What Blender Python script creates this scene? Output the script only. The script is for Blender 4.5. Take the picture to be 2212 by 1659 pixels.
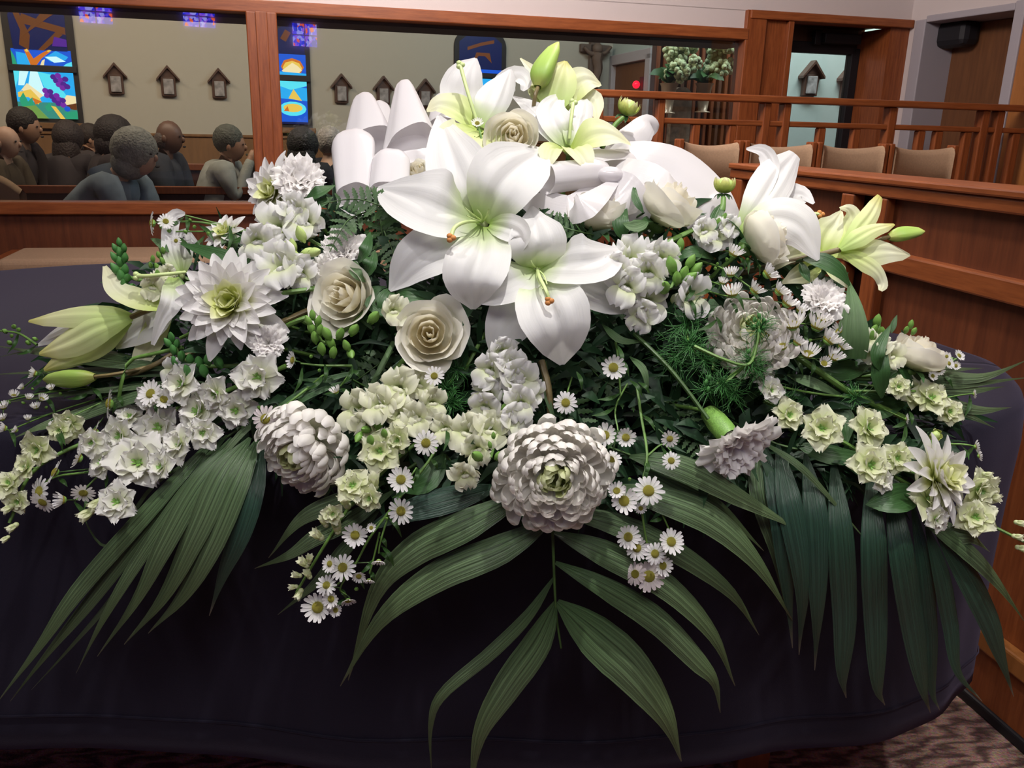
import bpy, math, random
from mathutils import Vector, Matrix
V = Vector
rnd = random.Random(7)
scene = bpy.context.scene
for o in list(bpy.data.objects): bpy.data.objects.remove(o)
COL = scene.collection
# ---------------------------------------------------------------- camera
FPX, CX, CY, CAMH = 1850.0, 1106.0, 829.5, 1.35
pitch = math.atan((829.5-280)/FPX); roll = math.atan(.025)
FW = V((0, math.cos(pitch), -math.sin(pitch)))
_u = V((0, math.sin(pitch), math.cos(pitch))); _r = V((1, 0, 0))
RT = _r*math.cos(roll)+_u*math.sin(roll); UP = -_r*math.sin(roll)+_u*math.cos(roll)
CAM = V((0, 0, CAMH))
cd = bpy.data.cameras.new('camera'); cam = bpy.data.objects.new('camera', cd); COL.objects.link(cam)
cd.sensor_width = 36; cd.lens = 36*FPX/2212; cd.clip_start = .05; cd.clip_end = 100
m3 = Matrix((RT, UP, -FW)).transposed(); cam.matrix_world = Matrix.Translation(CAM) @ m3.to_4x4()
scene.camera = cam
def ray(x, y): return FW + RT*((x-CX)/FPX) - UP*((y-CY)/FPX)
def P(x, y, d): return CAM + ray(x, y)*d
def atz(x, y, z):
    r = ray(x, y); return CAM + r*((z-CAMH)/r.z)
def cdir(v): return (RT*v[0] + UP*v[1] - FW*v[2]).normalized()
# ---------------------------------------------------------------- light, world, exposure
scene.view_settings.view_transform = 'Standard'; scene.view_settings.look = 'None'
scene.view_settings.exposure = 0.28; scene.view_settings.gamma = 1.0; scene.view_settings.use_curve_mapping = False
w = bpy.data.worlds.new('world'); scene.world = w; w.use_nodes = True
w.node_tree.nodes['Background'].inputs[0].default_value = (.82, .80, .80, 1)
w.node_tree.nodes['Background'].inputs[1].default_value = .06
def aim(o, tgt): o.rotation_euler = (V(tgt)-o.location).to_track_quat('-Z', 'Y').to_euler()
def spot(name, loc, tgt, power, col, angle, blend=.5, size=.05):
    l = bpy.data.lights.new(name, 'SPOT'); l.energy = power; l.color = col; l.spot_size = math.radians(angle); l.spot_blend = blend
    l.shadow_soft_size = size; o = bpy.data.objects.new(name, l); COL.objects.link(o); o.location = loc; aim(o, tgt); return o
def area(name, loc, tgt, power, col, sx, sy):
    l = bpy.data.lights.new(name, 'AREA'); l.shape = 'RECTANGLE'; l.size = sx; l.size_y = sy; l.energy = power; l.color = col
    o = bpy.data.objects.new(name, l); COL.objects.link(o); o.location = loc; aim(o, tgt); return o
spot('overhead_spot', (.25, .80, 3.1), (.05, 1.15, .62), 120, (1, .97, .92), 58, .8, .03)
spot('overhead_spot', (-1.7, 2.3, 3.1), (-1.6, 2.4, .9), 170, (1, .93, .9), 62, .9, .1)  # added, unseen lamp brightening the cloth top at far left
spot('overhead_spot', (1.5, 2.4, 3.1), (1.05, 1.95, .9), 34, (1, .93, .9), 30, .9, .1)  # another added lamp, lifting the cloth at the right table corner
spot('overhead_spot', (.55, 2.3, 3.1), (.2, 1.42, 1.25), 78, (1, .94, .84), 44, .9, .05)
spot('overhead_spot', (-1.1, .7, 3.1), (-.3, 1.3, .9), 48, (1, .98, .96), 70, .9, .06)
area('fill_panel', (0, -.6, 3.05), (0, 1.6, .8), 40, (1, .98, .96), 1.8, .9)  # added soft fill on the front of the spray, no real fixture
spot('overhead_spot', (1.7, .8, 3.1), (.85, 1.3, .8), 56, (1, .95, .9), 46, .9, .05)
area('fill_panel', (-.4, 3.3, 3.05), (.2, 5.0, 1.6), 72, (1, .90, .86), 2.2, .5)  # fill added to brighten the wall above the window
spot('overhead_spot', (.2, 2.9, 3.1), (2.3, 2.5, .5), 90, (1, .88, .76), 100, .9, .1)  # added lamp aimed at the stall, leaving the cloth flank dark
area('nave_light_left', (-3.0, 6.4, 3.9), (-3.0, 8.6, 1.8), 170, (1, .83, .58), 5, .6)
area('nave_light_right', (2.0, 7.6, 3.9), (2.0, 10.0, 1.6), 150, (.82, 1, .97), 4, .6)
# ---------------------------------------------------------------- materials
def new_mat(name):
    m = bpy.data.materials.new(name); m.use_nodes = True; nt = m.node_tree; return m, nt, nt.nodes['Principled BSDF']
def simple(name, col, rough=.6, spec=.5, metal=0, emit=None, es=1, sheen=0, noise=None, bump=0, bscale=200):
    m, nt, b = new_mat(name); b.inputs['Base Color'].default_value = (*col, 1); b.inputs['Roughness'].default_value = rough
    b.inputs['Specular IOR Level'].default_value = spec; b.inputs['Metallic'].default_value = metal
    if sheen: b.inputs['Sheen Weight'].default_value = sheen; b.inputs['Sheen Roughness'].default_value = .4
    if emit: b.inputs['Emission Color'].default_value = (*emit, 1); b.inputs['Emission Strength'].default_value = es
    if noise:
        tc = nt.nodes.new('ShaderNodeTexCoord'); n = nt.nodes.new('ShaderNodeTexNoise'); n.inputs['Scale'].default_value = noise[0]; n.inputs['Detail'].default_value = 6
        r = nt.nodes.new('ShaderNodeValToRGB'); k = noise[1]
        r.color_ramp.elements[0].position = .3; r.color_ramp.elements[1].position = .7
        r.color_ramp.elements[0].color = (*[c*(1-k) for c in col], 1); r.color_ramp.elements[1].color = (*[min(1, c*(1+k)) for c in col], 1)
        nt.links.new(tc.outputs['Object'], n.inputs['Vector']); nt.links.new(n.outputs['Fac'], r.inputs['Fac']); nt.links.new(r.outputs['Color'], b.inputs['Base Color'])
    if bump:
        tc = nt.nodes.new('ShaderNodeTexCoord'); n = nt.nodes.new('ShaderNodeTexNoise'); n.inputs['Scale'].default_value = bscale
        bp = nt.nodes.new('ShaderNodeBump'); bp.inputs['Strength'].default_value = bump; bp.inputs['Distance'].default_value = .01
        nt.links.new(tc.outputs['Object'], n.inputs['Vector']); nt.links.new(n.outputs['Fac'], bp.inputs['Height']); nt.links.new(bp.outputs['Normal'], b.inputs['Normal'])
    return m
def wood(name, c1, c2, sc=(14, 14, 1.2), rough=.38):
    m, nt, b = new_mat(name); tc = nt.nodes.new('ShaderNodeTexCoord'); mp = nt.nodes.new('ShaderNodeMapping'); mp.inputs['Scale'].default_value = sc
    n = nt.nodes.new('ShaderNodeTexNoise'); n.inputs['Scale'].default_value = 5; n.inputs['Detail'].default_value = 8; n.inputs['Roughness'].default_value = .65
    r = nt.nodes.new('ShaderNodeValToRGB'); r.color_ramp.elements[0].position = .3; r.color_ramp.elements[1].position = .72
    r.color_ramp.elements[0].color = (*c1, 1); r.color_ramp.elements[1].color = (*c2, 1)
    L = nt.links.new; L(tc.outputs['Object'], mp.inputs[0]); L(mp.outputs[0], n.inputs['Vector']); L(n.outputs['Fac'], r.inputs['Fac']); L(r.outputs['Color'], b.inputs['Base Color'])
    b.inputs['Roughness'].default_value = rough; return m
def leafy(name, stops, transl=.3, rough=.5, spec=.4, veins=0, vscale=22, vcol=.7, streak=0, sheen=0):
    """petal / leaf material: colour runs along the blade (UV v), veins across (UV u), light passes through"""
    m, nt, b = new_mat(name); L = nt.links.new
    uv = nt.nodes.new('ShaderNodeUVMap'); sp = nt.nodes.new('ShaderNodeSeparateXYZ'); L(uv.outputs[0], sp.inputs[0])
    r = nt.nodes.new('ShaderNodeValToRGB'); e = r.color_ramp.elements
    while len(e) < len(stops): e.new(.5)
    for i, (p, c) in enumerate(stops): e[i].position = p; e[i].color = (*c, 1)
    L(sp.outputs['Y'], r.inputs['Fac']); col = r.outputs['Color']
    tc = nt.nodes.new('ShaderNodeTexCoord')
    if veins or streak:
        mp = nt.nodes.new('ShaderNodeMapping'); mp.inputs['Scale'].default_value = (vscale, .7 if streak else 1.2, 1); L(uv.outputs[0], mp.inputs[0])
        n = nt.nodes.new('ShaderNodeTexNoise'); n.inputs['Scale'].default_value = 1.0; n.inputs['Detail'].default_value = 4; L(mp.outputs[0], n.inputs['Vector'])
        if streak:
            mx = nt.nodes.new('ShaderNodeMix'); mx.data_type = 'RGBA'; mx.blend_type = 'MULTIPLY'; r2 = nt.nodes.new('ShaderNodeValToRGB')
            r2.color_ramp.elements[0].position = .35; r2.color_ramp.elements[1].position = .65
            r2.color_ramp.elements[0].color = (1-streak, 1-streak, 1-streak, 1); r2.color_ramp.elements[1].color = (1, 1, 1, 1)
            L(n.outputs['Fac'], r2.inputs['Fac']); mx.inputs['Factor'].default_value = 1; L(col, mx.inputs['A']); L(r2.outputs['Color'], mx.inputs['B']); col = mx.outputs['Result']
        if veins:
            bp = nt.nodes.new('ShaderNodeBump'); bp.inputs['Strength'].default_value = veins; bp.inputs['Distance'].default_value = .004
            L(n.outputs['Fac'], bp.inputs['Height']); L(bp.outputs['Normal'], b.inputs['Normal'])
    L(col, b.inputs['Base Color']); b.inputs['Roughness'].default_value = rough; b.inputs['Specular IOR Level'].default_value = spec
    if sheen: b.inputs['Sheen Weight'].default_value = sheen
    if transl:
        t = nt.nodes.new('ShaderNodeBsdfTranslucent'); L(col, t.inputs['Color']); ms = nt.nodes.new('ShaderNodeMixShader'); ms.inputs[0].default_value = transl
        L(b.outputs[0], ms.inputs[1]); L(t.outputs[0], ms.inputs[2]); L(ms.outputs[0], nt.nodes['Material Output'].inputs['Surface'])
    return m
Wh = (.80, .79, .78)
M = {}
M['lily'] = leafy('lily_petal_white', [(0, (.35, .50, .12)), (.16, (.60, .68, .42)), (.34, (.77, .76, .75)), (1, (.78, .76, .77))], .36, .5, .25, .22, 12)
M['lilyg'] = leafy('lily_petal_cream', [(0, (.42, .55, .10)), (.3, (.66, .72, .34)), (.7, (.80, .80, .60)), (1, (.80, .78, .52))], .36, .5, .25, .10, 10)
M['lilyy'] = leafy('lily_petal_yellow', [(0, (.40, .56, .14)), (.45, (.66, .74, .36)), (.8, (.80, .80, .46)), (1, (.66, .62, .18))], .36, .5, .25, .10, 10)
M['bud'] = leafy('lily_bud_green', [(0, (.35, .38, .10)), (.3, (.30, .46, .09)), (.8, (.42, .58, .14)), (1, (.55, .60, .16))], .12, .45, .4, .3, 10)
M['rose'] = leafy('rose_petal', [(0, (.62, .68, .40)), (.3, (.83, .81, .68)), (.8, (.87, .84, .75)), (1, (.88, .86, .80))], .42, .5, .25)
M['rosein'] = leafy('rose_petal_inner', [(0, (.80, .70, .44)), (.6, (.85, .79, .60)), (1, (.86, .82, .72))], .42, .5, .25)
M['mum'] = leafy('chrysanthemum_petal', [(0, (.70, .74, .46)), (.3, (.86, .84, .77)), (1, (.89, .86, .83))], .42, .5, .25)
M['mumin'] = leafy('chrysanthemum_petal_green', [(0, (.35, .42, .12)), (.6, (.60, .66, .30)), (1, (.72, .75, .48))], .42, .5, .25)
M['dahlia'] = leafy('dahlia_petal', [(0, (.46, .52, .08)), (.25, (.68, .71, .32)), (.6, (.81, .79, .77)), (1, (.82, .79, .80))], .42, .5, .25, .2, 12)
M['dahin'] = leafy('dahlia_petal_inner', [(0, (.46, .54, .06)), (.5, (.66, .70, .22)), (1, (.80, .80, .58))], .35, .5, .25)
M['carn'] = leafy('carnation_petal', [(0, (.76, .78, .62)), (.4, (.86, .84, .81)), (1, (.89, .86, .85))], .42, .6, .2)
M['snap'] = leafy('snapdragon_petal', [(0, (.45, .58, .16)), (.35, (.72, .76, .52)), (.75, (.80, .79, .77)), (1, (.82, .80, .80))], .42, .5, .25)
M['snapy'] = leafy('snapdragon_petal_cream', [(0, (.48, .60, .20)), (.45, (.76, .78, .54)), (1, (.84, .83, .70))], .42, .5, .25)
M['lark'] = leafy('larkspur_petal', [(0, (.46, .54, .18)), (.25, (.74, .76, .58)), (.7, (.80, .79, .74)), (1, (.82, .80, .78))], .42, .55, .25)
M['larkg'] = leafy('larkspur_petal_green', [(0, (.42, .54, .16)), (.45, (.72, .76, .46)), (1, (.83, .83, .66))], .42, .55, .25)
M['daisy'] = leafy('daisy_petal', [(0, (.76, .76, .62)), (.4, (.82, .80, .80)), (1, (.84, .81, .82))], .42, .55, .2)
M['daisyp'] = leafy('daisy_petal_pink', [(0, (.76, .70, .62)), (.4, (.80, .72, .72)), (1, (.80, .71, .72))], .42, .55, .2)
M['disc'] = simple('daisy_disc', (.62, .55, .05), .8, noise=(400, .5), bump=1, bscale=900)
M['palm'] = leafy('palm_leaflet', [(0, (.08, .16, .06)), (.5, (.155, .235, .115)), (.93, (.18, .28, .11)), (1, (.30, .26, .16))], .14, .30, .6, 1, 17, streak=.68)  # streaks in the colour imitate gloss running along the leaflets
M['palmb'] = leafy('palm_leaflet_bluish_shaded', [(0, (.022, .060, .030)), (.5, (.034, .085, .060)), (.9, (.044, .105, .062)), (1, (.34, .28, .2))], .1, .32, .7, .8, 24, streak=.5)  # bluish green darkened to stand in for shade; streaks imitate gloss
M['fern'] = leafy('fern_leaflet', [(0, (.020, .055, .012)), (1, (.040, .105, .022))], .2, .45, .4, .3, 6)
M['leaf'] = leafy('broad_leaf', [(0, (.03, .085, .022)), (.5, (.045, .12, .035)), (1, (.05, .13, .04))], .25, .42, .5, .4, 10, streak=.2)
M['leafgrey'] = leafy('felty_leaf', [(0, (.07, .15, .05)), (.5, (.13, .21, .10)), (1, (.10, .19, .07))], .2, .6, .3, .6, 6, streak=.25)
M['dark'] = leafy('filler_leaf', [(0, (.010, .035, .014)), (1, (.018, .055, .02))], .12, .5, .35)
M['stem'] = simple('green_stem', (.10, .20, .04), .5, noise=(60, .3))
M['stemd'] = simple('dark_stem', (.04, .09, .02), .5, noise=(60, .3))
M['stemb'] = simple('brown_stem', (.16, .12, .05), .5, noise=(60, .3))
M['gbud'] = simple('green_flower_bud', (.16, .32, .06), .5, noise=(40, .35))
M['gbudd'] = simple('dark_green_flower_bud', (.06, .20, .045), .55, noise=(60, .35))
M['ybud'] = simple('yellow_green_bud', (.46, .58, .20), .5, noise=(30, .25))
M['pollen'] = simple('orange_stigma', (.50, .20, .05), .7)
M['pistil'] = simple('green_pistil', (.50, .60, .26), .45)
M['satin'] = leafy('white_satin_ribbon', [(0, (.78, .75, .77)), (1, (.80, .76, .78))], .35, .26, .9, .10, 14, sheen=.2)
nt = M['satin'].node_tree; _b = nt.nodes['Principled BSDF']; _t = nt.nodes.new('ShaderNodeTangent'); _t.direction_type = 'UV_MAP'; _t.uv_map = 'UVMap'; nt.links.new(_t.outputs[0], _b.inputs['Tangent']); _b.inputs['Anisotropic'].default_value = .85; _b.inputs['Anisotropic Rotation'].default_value = 0
M['foam'] = simple('floral_foam', (.02, .06, .02), .95, bump=.6)
# ---------------------------------------------------------------- object helpers
def link(o, parent=None):
    COL.objects.link(o)
    if parent is not None: o.parent = parent
    return o
def mesh(name, vs, fs, mat, uvs=None, smooth=True):
    me = bpy.data.meshes.new(name); me.from_pydata([tuple(v) for v in vs], [], fs); me.materials.append(mat)
    if uvs:
        l = me.uv_layers.new(name='UVMap'); flat = []
        for p in me.polygons:
            for vi in p.vertices: flat += uvs[vi]
        l.data.foreach_set('uv', flat)
    if smooth: me.polygons.foreach_set('use_smooth', [True]*len(me.polygons))
    return me
def ob(name, me, parent=None): return link(bpy.data.objects.new(name, me), parent)
def tag(o, label=None, cat=None, group=None, kind=None):
    if label: o['label'] = label
    if cat: o['category'] = cat
    if group: o['group'] = group
    if kind: o['kind'] = kind
    return o
def thing(name, loc, label, cat, group=None):
    o = bpy.data.objects.new(name, None); o.empty_display_size = .02; COL.objects.link(o); o.location = loc; return tag(o, label, cat, group)
def struct(o): o['kind'] = 'structure'; return o
class G:
    def __init__(s): s.v = []; s.f = []; s.uv = []
    def add(s, g, mtx=None):
        k = len(s.v); s.v += [(mtx @ V(v)) if mtx else V(v) for v in g.v]; s.f += [tuple(i+k for i in f) for f in g.f]; s.uv += g.uv; return s
    def off(s, o): s.v = [V(v)-o for v in s.v]; return s
    def mesh(s, name, mat, smooth=True): return mesh(name, s.v, s.f, mat, s.uv if len(s.uv) == len(s.v) else None, smooth)
def lerp(tab, t):
    if len(tab) == 1: return tab[0]
    x = max(0, min(.99999, t))*(len(tab)-1); i = int(x); f = x-i; return tab[i]*(1-f)+tab[i+1]*f
def interp(tab, x):
    if x <= tab[0][0]: return tab[0][1]
    for (a, b), (c, d) in zip(tab, tab[1:]):
        if x <= c: return b+(d-b)*(x-a)/(c-a)
    return tab[-1][1]
def grid(rows, g=None):
    g = g or G(); n = len(rows[0]); k = len(g.v)
    for i, r in enumerate(rows):
        for j, p in enumerate(r): g.v.append(V(p)); g.uv.append((j/(n-1), i/(len(rows)-1)))
    for i in range(len(rows)-1):
        for j in range(n-1):
            a = k+i*n+j; g.f.append((a, a+1, a+n+1, a+n))
    return g
def crom(pts, n):
    pts = [V(p) for p in pts]
    if len(pts) == 2: return [pts[0].lerp(pts[1], i/(n-1)) for i in range(n)]
    q = [pts[0]*2-pts[1]]+pts+[pts[-1]*2-pts[-2]]; out = []; segs = len(pts)-1
    for i in range(n):
        x = i/(n-1)*segs; k = min(int(x), segs-1); t = x-k; a, b, c, d = q[k:k+4]
        out.append(.5*((2*b)+(c-a)*t+(2*a-5*b+4*c-d)*t*t+(3*b-a-3*c+d)*t**3))
    return out
def tube(pts, r0, r1=None, seg=6, n=None, g=None, cap=True):
    r1 = r0 if r1 is None else r1; n = n or max(4, 3*len(pts)); c = crom(pts, n); rows = []; ref = V((.31, .2, .93))
    for i, p in enumerate(c):
        t = (c[min(i+1, n-1)]-c[max(i-1, 0)]).normalized()
        a = t.cross(ref)
        if a.length < .1: a = t.cross(V((1, 0, 0)))
        a.normalize(); b = t.cross(a); r = r0+(r1-r0)*i/(n-1)
        rows.append([p+(a*math.cos(2*math.pi*j/seg)+b*math.sin(2*math.pi*j/seg))*r for j in range(seg+1)])
    g = grid(rows, g)
    return g
def blade(pts, ws, hint, cup=0., n=14, ns=6, crease=0., wave=0., wk=3., g=None, twist=0., seed=0, rib=0.):
    """surface swept along world points; ws = half-widths; hint = world direction the face looks to"""
    c = crom(pts, n); rows = []; ph = seed*1.7
    for i, p in enumerate(c):
        t = i/(n-1); tg = (c[min(i+1, n-1)]-c[max(i-1, 0)]).normalized(); h = hint
        side = tg.cross(h)
        if side.length < .05: side = tg.cross(V((0, .3, 1)))
        side.normalize(); nm = side.cross(tg).normalized()
        if twist:
            a = twist*t; side, nm = side*math.cos(a)+nm*math.sin(a), nm*math.cos(a)-side*math.sin(a)
        w = lerp(ws, t); row = []
        for j in range(ns+1):
            s = j/ns*2-1
            row.append(p+side*(s*w)+nm*(cup*w*(s*s)+crease*w*abs(s)-rib*w*(math.exp(-(s/.14)**2)-.55*math.exp(-((abs(s)-.34)/.13)**2))*min(1, 4*t*(1-t)+.2)+wave*w*math.sin(wk*6.28*t+ph+(2 if s > 0 else 0))*abs(s)**1.5))
        rows.append(row)
    return grid(rows, g)
def sphere(c, r, g=None, sx=1, sy=1, sz=1, nu=10, nv=7, ax=None):
    rows = []; ax = ax or Matrix.Identity(3)
    for i in range(nv+1):
        th = math.pi*i/nv
        rows.append([V(c)+ax @ V((r*sx*math.sin(th)*math.cos(2*math.pi*j/nu), r*sy*math.sin(th)*math.sin(2*math.pi*j/nu), -r*sz*math.cos(th))) for j in range(nu+1)])
    return grid(rows, g)
def frame_z(z, rollv=0.):
    """rotation whose +Z is z"""
    z = z.normalized(); x = V((0, 0, 1)).cross(z)
    if x.length < .05: x = V((1, 0, 0))
    x.normalize(); y = z.cross(x); m = Matrix((x, y, z)).transposed(); return m @ Matrix.Rotation(rollv, 3, 'Z')
def box(g, a, b, bev=0):
    k = len(g.v); xs = (a[0], b[0]); ys = (a[1], b[1]); zs = (a[2], b[2])
    for x in xs:
        for y in ys:
            for z in zs: g.v.append(V((x, y, z)))
    g.f += [tuple(k+i for i in f) for f in ((0, 1, 3, 2), (4, 6, 7, 5), (0, 4, 5, 1), (2, 3, 7, 6), (0, 2, 6, 4), (1, 5, 7, 3))]; return g
# ================================================================ setting
class Frame:
    """a vertical plane: u along it, z up, n towards the room"""
    def __init__(s, o, ud):
        s.o = V((o[0], o[1], 0)); s.u = V((ud[0], ud[1], 0)).normalized(); s.n = V((s.u.y, -s.u.x, 0))
    def uv(s, x, y, n=0.):
        r = ray(x, y); o = s.o+s.n*n; t = (o-CAM).dot(s.n)/r.dot(s.n); p = CAM+r*t; return (p-s.o).dot(s.u), p.z
    def pt(s, u, z, n=0.): return s.o+s.u*u+s.n*n+V((0, 0, z))
    def mtx(s): return Matrix.Translation(s.o) @ Matrix((s.u, -s.n, V((0, 0, 1)))).transposed().to_4x4()
    def box(s, u0, u1, z0, z1, n0, n1, name, mat, parent=None, bev=.006):
        """box in plane coordinates, n towards the room"""
        g = G(); c = V(((u0+u1)/2, -(n0+n1)/2, (z0+z1)/2)); h = V((abs(u1-u0)/2, abs(n1-n0)/2, abs(z1-z0)/2))
        box(g, -h, h); me = g.mesh(name, mat, False); o = ob(name, me); mw = s.mtx() @ Matrix.Translation(c)
        if parent is not None:
            o.parent = parent; o.matrix_local = Matrix.Translation(V()) @ (parent.matrix_basis.inverted() @ mw)
        else: o.matrix_basis = mw
        if bev:
            b = o.modifiers.new('bevel', 'BEVEL'); b.width = min(bev, min(h)*.6); b.segments = 2
        return o
M['wall'] = simple('plaster_wall', (.64, .565, .545), .85, bump=.08)
M['nwall'] = simple('nave_plaster', (.42, .39, .33), .9, bump=.05)
M['wood'] = wood('cherry_wood', (.17, .040, .011), (.34, .098, .028))
M['woodh'] = wood('cherry_wood_horizontal', (.19, .048, .013), (.37, .11, .032), (1.2, 14, 14))
M['wooddk'] = wood('dark_stained_wood', (.030, .010, .006), (.060, .020, .010))
M['panel'] = wood('wood_veneer_panel', (.10, .026, .010), (.19, .056, .020), (9, 9, .8), .45)
M['doorwood'] = wood('door_veneer', (.12, .045, .016), (.19, .075, .026), (8, 8, .6), .5)
M['orange'] = wood('golden_veneer', (.30, .11, .025), (.44, .17, .045), (8, 8, .6), .45)
M['black'] = simple('black_plastic', (.008, .007, .010), .6)
M['jamb'] = simple('white_painted_jamb', (.40, .37, .40), .6)
M['carpet'] = None
m, nt, b = new_mat('patterned_carpet'); L = nt.links.new
tc = nt.nodes.new('ShaderNodeTexCoord'); wv = nt.nodes.new('ShaderNodeTexWave'); wv.inputs['Scale'].default_value = 3.5; wv.inputs['Distortion'].default_value = 9; wv.inputs['Detail'].default_value = 3; wv.inputs['Detail Scale'].default_value = 2.5
mp = nt.nodes.new('ShaderNodeMapping'); mp.inputs['Scale'].default_value = (1, 3.5, 1); mp.inputs['Rotation'].default_value = (0, 0, .5)
L(tc.outputs['Object'], mp.inputs[0]); L(mp.outputs[0], wv.inputs['Vector'])
r = nt.nodes.new('ShaderNodeValToRGB'); r.color_ramp.elements[0].color = (.10, .052, .045, 1); r.color_ramp.elements[1].color = (.42, .26, .21, 1); L(wv.outputs['Fac'], r.inputs['Fac'])
n2 = nt.nodes.new('ShaderNodeTexNoise'); n2.inputs['Scale'].default_value = 160; L(tc.outputs['Object'], n2.inputs['Vector'])
mx = nt.nodes.new('ShaderNodeMix'); mx.data_type = 'RGBA'; mx.blend_type = 'OVERLAY'; mx.inputs['Factor'].default_value = .8; L(r.outputs['Color'], mx.inputs['A']); L(n2.outputs['Color'], mx.inputs['B']); L(mx.outputs['Result'], b.inputs['Base Color'])
bp = nt.nodes.new('ShaderNodeBump'); bp.inputs['Strength'].default_value = .8; bp.inputs['Distance'].default_value = .01; L(n2.outputs['Fac'], bp.inputs['Height']); L(bp.outputs['Normal'], b.inputs['Normal']); b.inputs['Roughness'].default_value = .95
M['carpet'] = m
# wall with the long window: passes x=600 at depth 4.85, vanishes at x=8500
vp = ray(8500, 465); W = Frame(P(600, 300, 4.85), (vp.x, vp.y))
struct(ob('floor', box(G(), (-7, -2.5, -.1), (7, 13, 0)).mesh('floor', M['carpet'], False)))
struct(ob('ceiling', box(G(), (-7, -2.5, 3.2), (7, 5.3, 3.3)).mesh('ceiling', M['wall'], False)))
zt = (W.uv(600, 12)[1]+W.uv(1600, 62)[1])/2; zs = W.uv(260, 436)[1]
uL = W.uv(-260, 300)[0]; uP0 = W.uv(541, 200)[0]; uP1 = W.uv(606, 200)[0]; uR = W.uv(1597, 200)[0]; uD = W.uv(1600, 200)[0]
uE = W.uv(1953, 150)[0]; zdoor = W.uv(1620, 22)[1]
S = lambda *a, **k: struct(W.box(*a, **k))
S(uL-2, uE, zdoor-.005, 3.2, -.12, 0, 'wall_back', M['wall'], bev=0)
S(uL-2, uD, zt, zdoor, -.12, 0, 'wall_above_window', M['wall'], bev=0)
S(uL-2, uD, 0, zs-.06, -.10, 0, 'wall_below_window', M['panel'], bev=0)
S(uL-2, uD, zt-.055, zt+.01, -.10, .035, 'trim_1', M['woodh'])                # head rail of the window
S(uL-2, uD, zs-.065, zs, -.10, .05, 'trim_2', M['woodh'])                  # sill
pc = S(uP0, uP1, zs, zt-.05, -.10, .045, 'trim_3', M['wood'])            # mullion post
S(uP0+.05, uP1-.05, zs, zt-.05, .045, .057, 'trim_4', M['wood'])
S(uD-.02, uD+.12, 0, zdoor, -.10, .03, 'trim_5', M['wood'])
m, nt, b = new_mat('window_glass'); out = nt.nodes['Material Output']; nt.nodes.remove(b)
gl = nt.nodes.new('ShaderNodeBsdfGlossy'); gl.inputs['Roughness'].default_value = 0; tr = nt.nodes.new('ShaderNodeBsdfTransparent'); tr.inputs['Color'].default_value = (.86, .86, .88, 1)
fr = nt.nodes.new('ShaderNodeFresnel'); fr.inputs['IOR'].default_value = 1.5; ms = nt.nodes.new('ShaderNodeMixShader'); L = nt.links.new
ma = nt.nodes.new('ShaderNodeMath'); ma.operation = 'MULTIPLY'; ma.inputs[1].default_value = 1.6; L(fr.outputs[0], ma.inputs[0])
L(ma.outputs[0], ms.inputs[0]); L(tr.outputs[0], ms.inputs[1]); L(gl.outputs[0], ms.inputs[2]); L(ms.outputs[0], out.inputs['Surface']); M['glass'] = m
S(uL-2, uP0, zs, zt-.05, -.053, -.047, 'window_1', M['glass'], bev=0)
S(uP1, uD, zs, zt-.05, -.053, -.047, 'window_2', M['glass'], bev=0)
# dark header beam on the nave side
zb = (W.uv(300, 32, -.3)[1]+W.uv(1400, 95, -.3)[1])/2
M['beam'] = simple('grey_beam', (.055, .055, .065), .7)
S(uL-2, uD+.1, zb, zt+.35, -.45, -.13, 'trim_6', M['beam'], bev=0)
# ---- door bay in the same wall
ua, ub_, uc = W.uv(1694, 200)[0], W.uv(1905, 200)[0], uE
zh = W.uv(1760, 42)[1]
S(uD+.1, ua, 0, zdoor-.03, -.06, .0, 'wall_door_panel', M['wood'], bev=0)
S(uD, uE, zdoor-.05, zdoor, -.1, .04, 'trim_7', M['woodh'])
S(ua-.035, ua+.005, 0, zdoor-.05, -.35, .03, 'trim_8', M['wood'])
S(ub_, uE, 0, zdoor-.05, -.35, .0, 'wall_right_of_door', M['wood'], bev=0)
S(ua, ub_, zh-.0, zdoor-.04, -.35, -.05, 'trim_9', M['wooddk'])
du0, dz1 = W.uv(1697, 98, -.32); du1 = W.uv(1840, 150, -.32)[0]
S(du1, ub_+.02, 0, zh, -.36, -.30, 'wall_door_side', M['panel'], bev=0)
S(du0, du1, dz1, zh+.02, -.36, -.30, 'wall_over_door', M['wooddk'], bev=0)
S(du0-.03, du0+.035, 0, dz1, -.36, -.29, 'door_1', M['black'])
S(du1-.035, du1+.03, 0, dz1, -.36, -.29, 'trim_10', M['black'])
S(du0, du1, dz1-.04, dz1+.03, -.36, -.29, 'trim_11', M['black'])
S(du0+.03, du1-.03, .1, dz1-.03, -.335, -.325, 'window_3', M['glass'], bev=0)
t = thing('door_closer', W.pt(W.uv(1800, 90, -.28)[0], W.uv(1800, 90, -.28)[1], -.28), 'dark box-shaped closer above the glazed doorway', 'door closer')
a = W.uv(1775, 72, -.25); c = W.uv(1850, 98, -.25)
W.box(a[0], c[0], c[1], a[1], -.28, -.2, 'case', M['black'], t); W.box(a[0]-.05, a[0], c[1]-.01, a[1]+.02, -.28, -.24, 'arm', M['black'], t)
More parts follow.
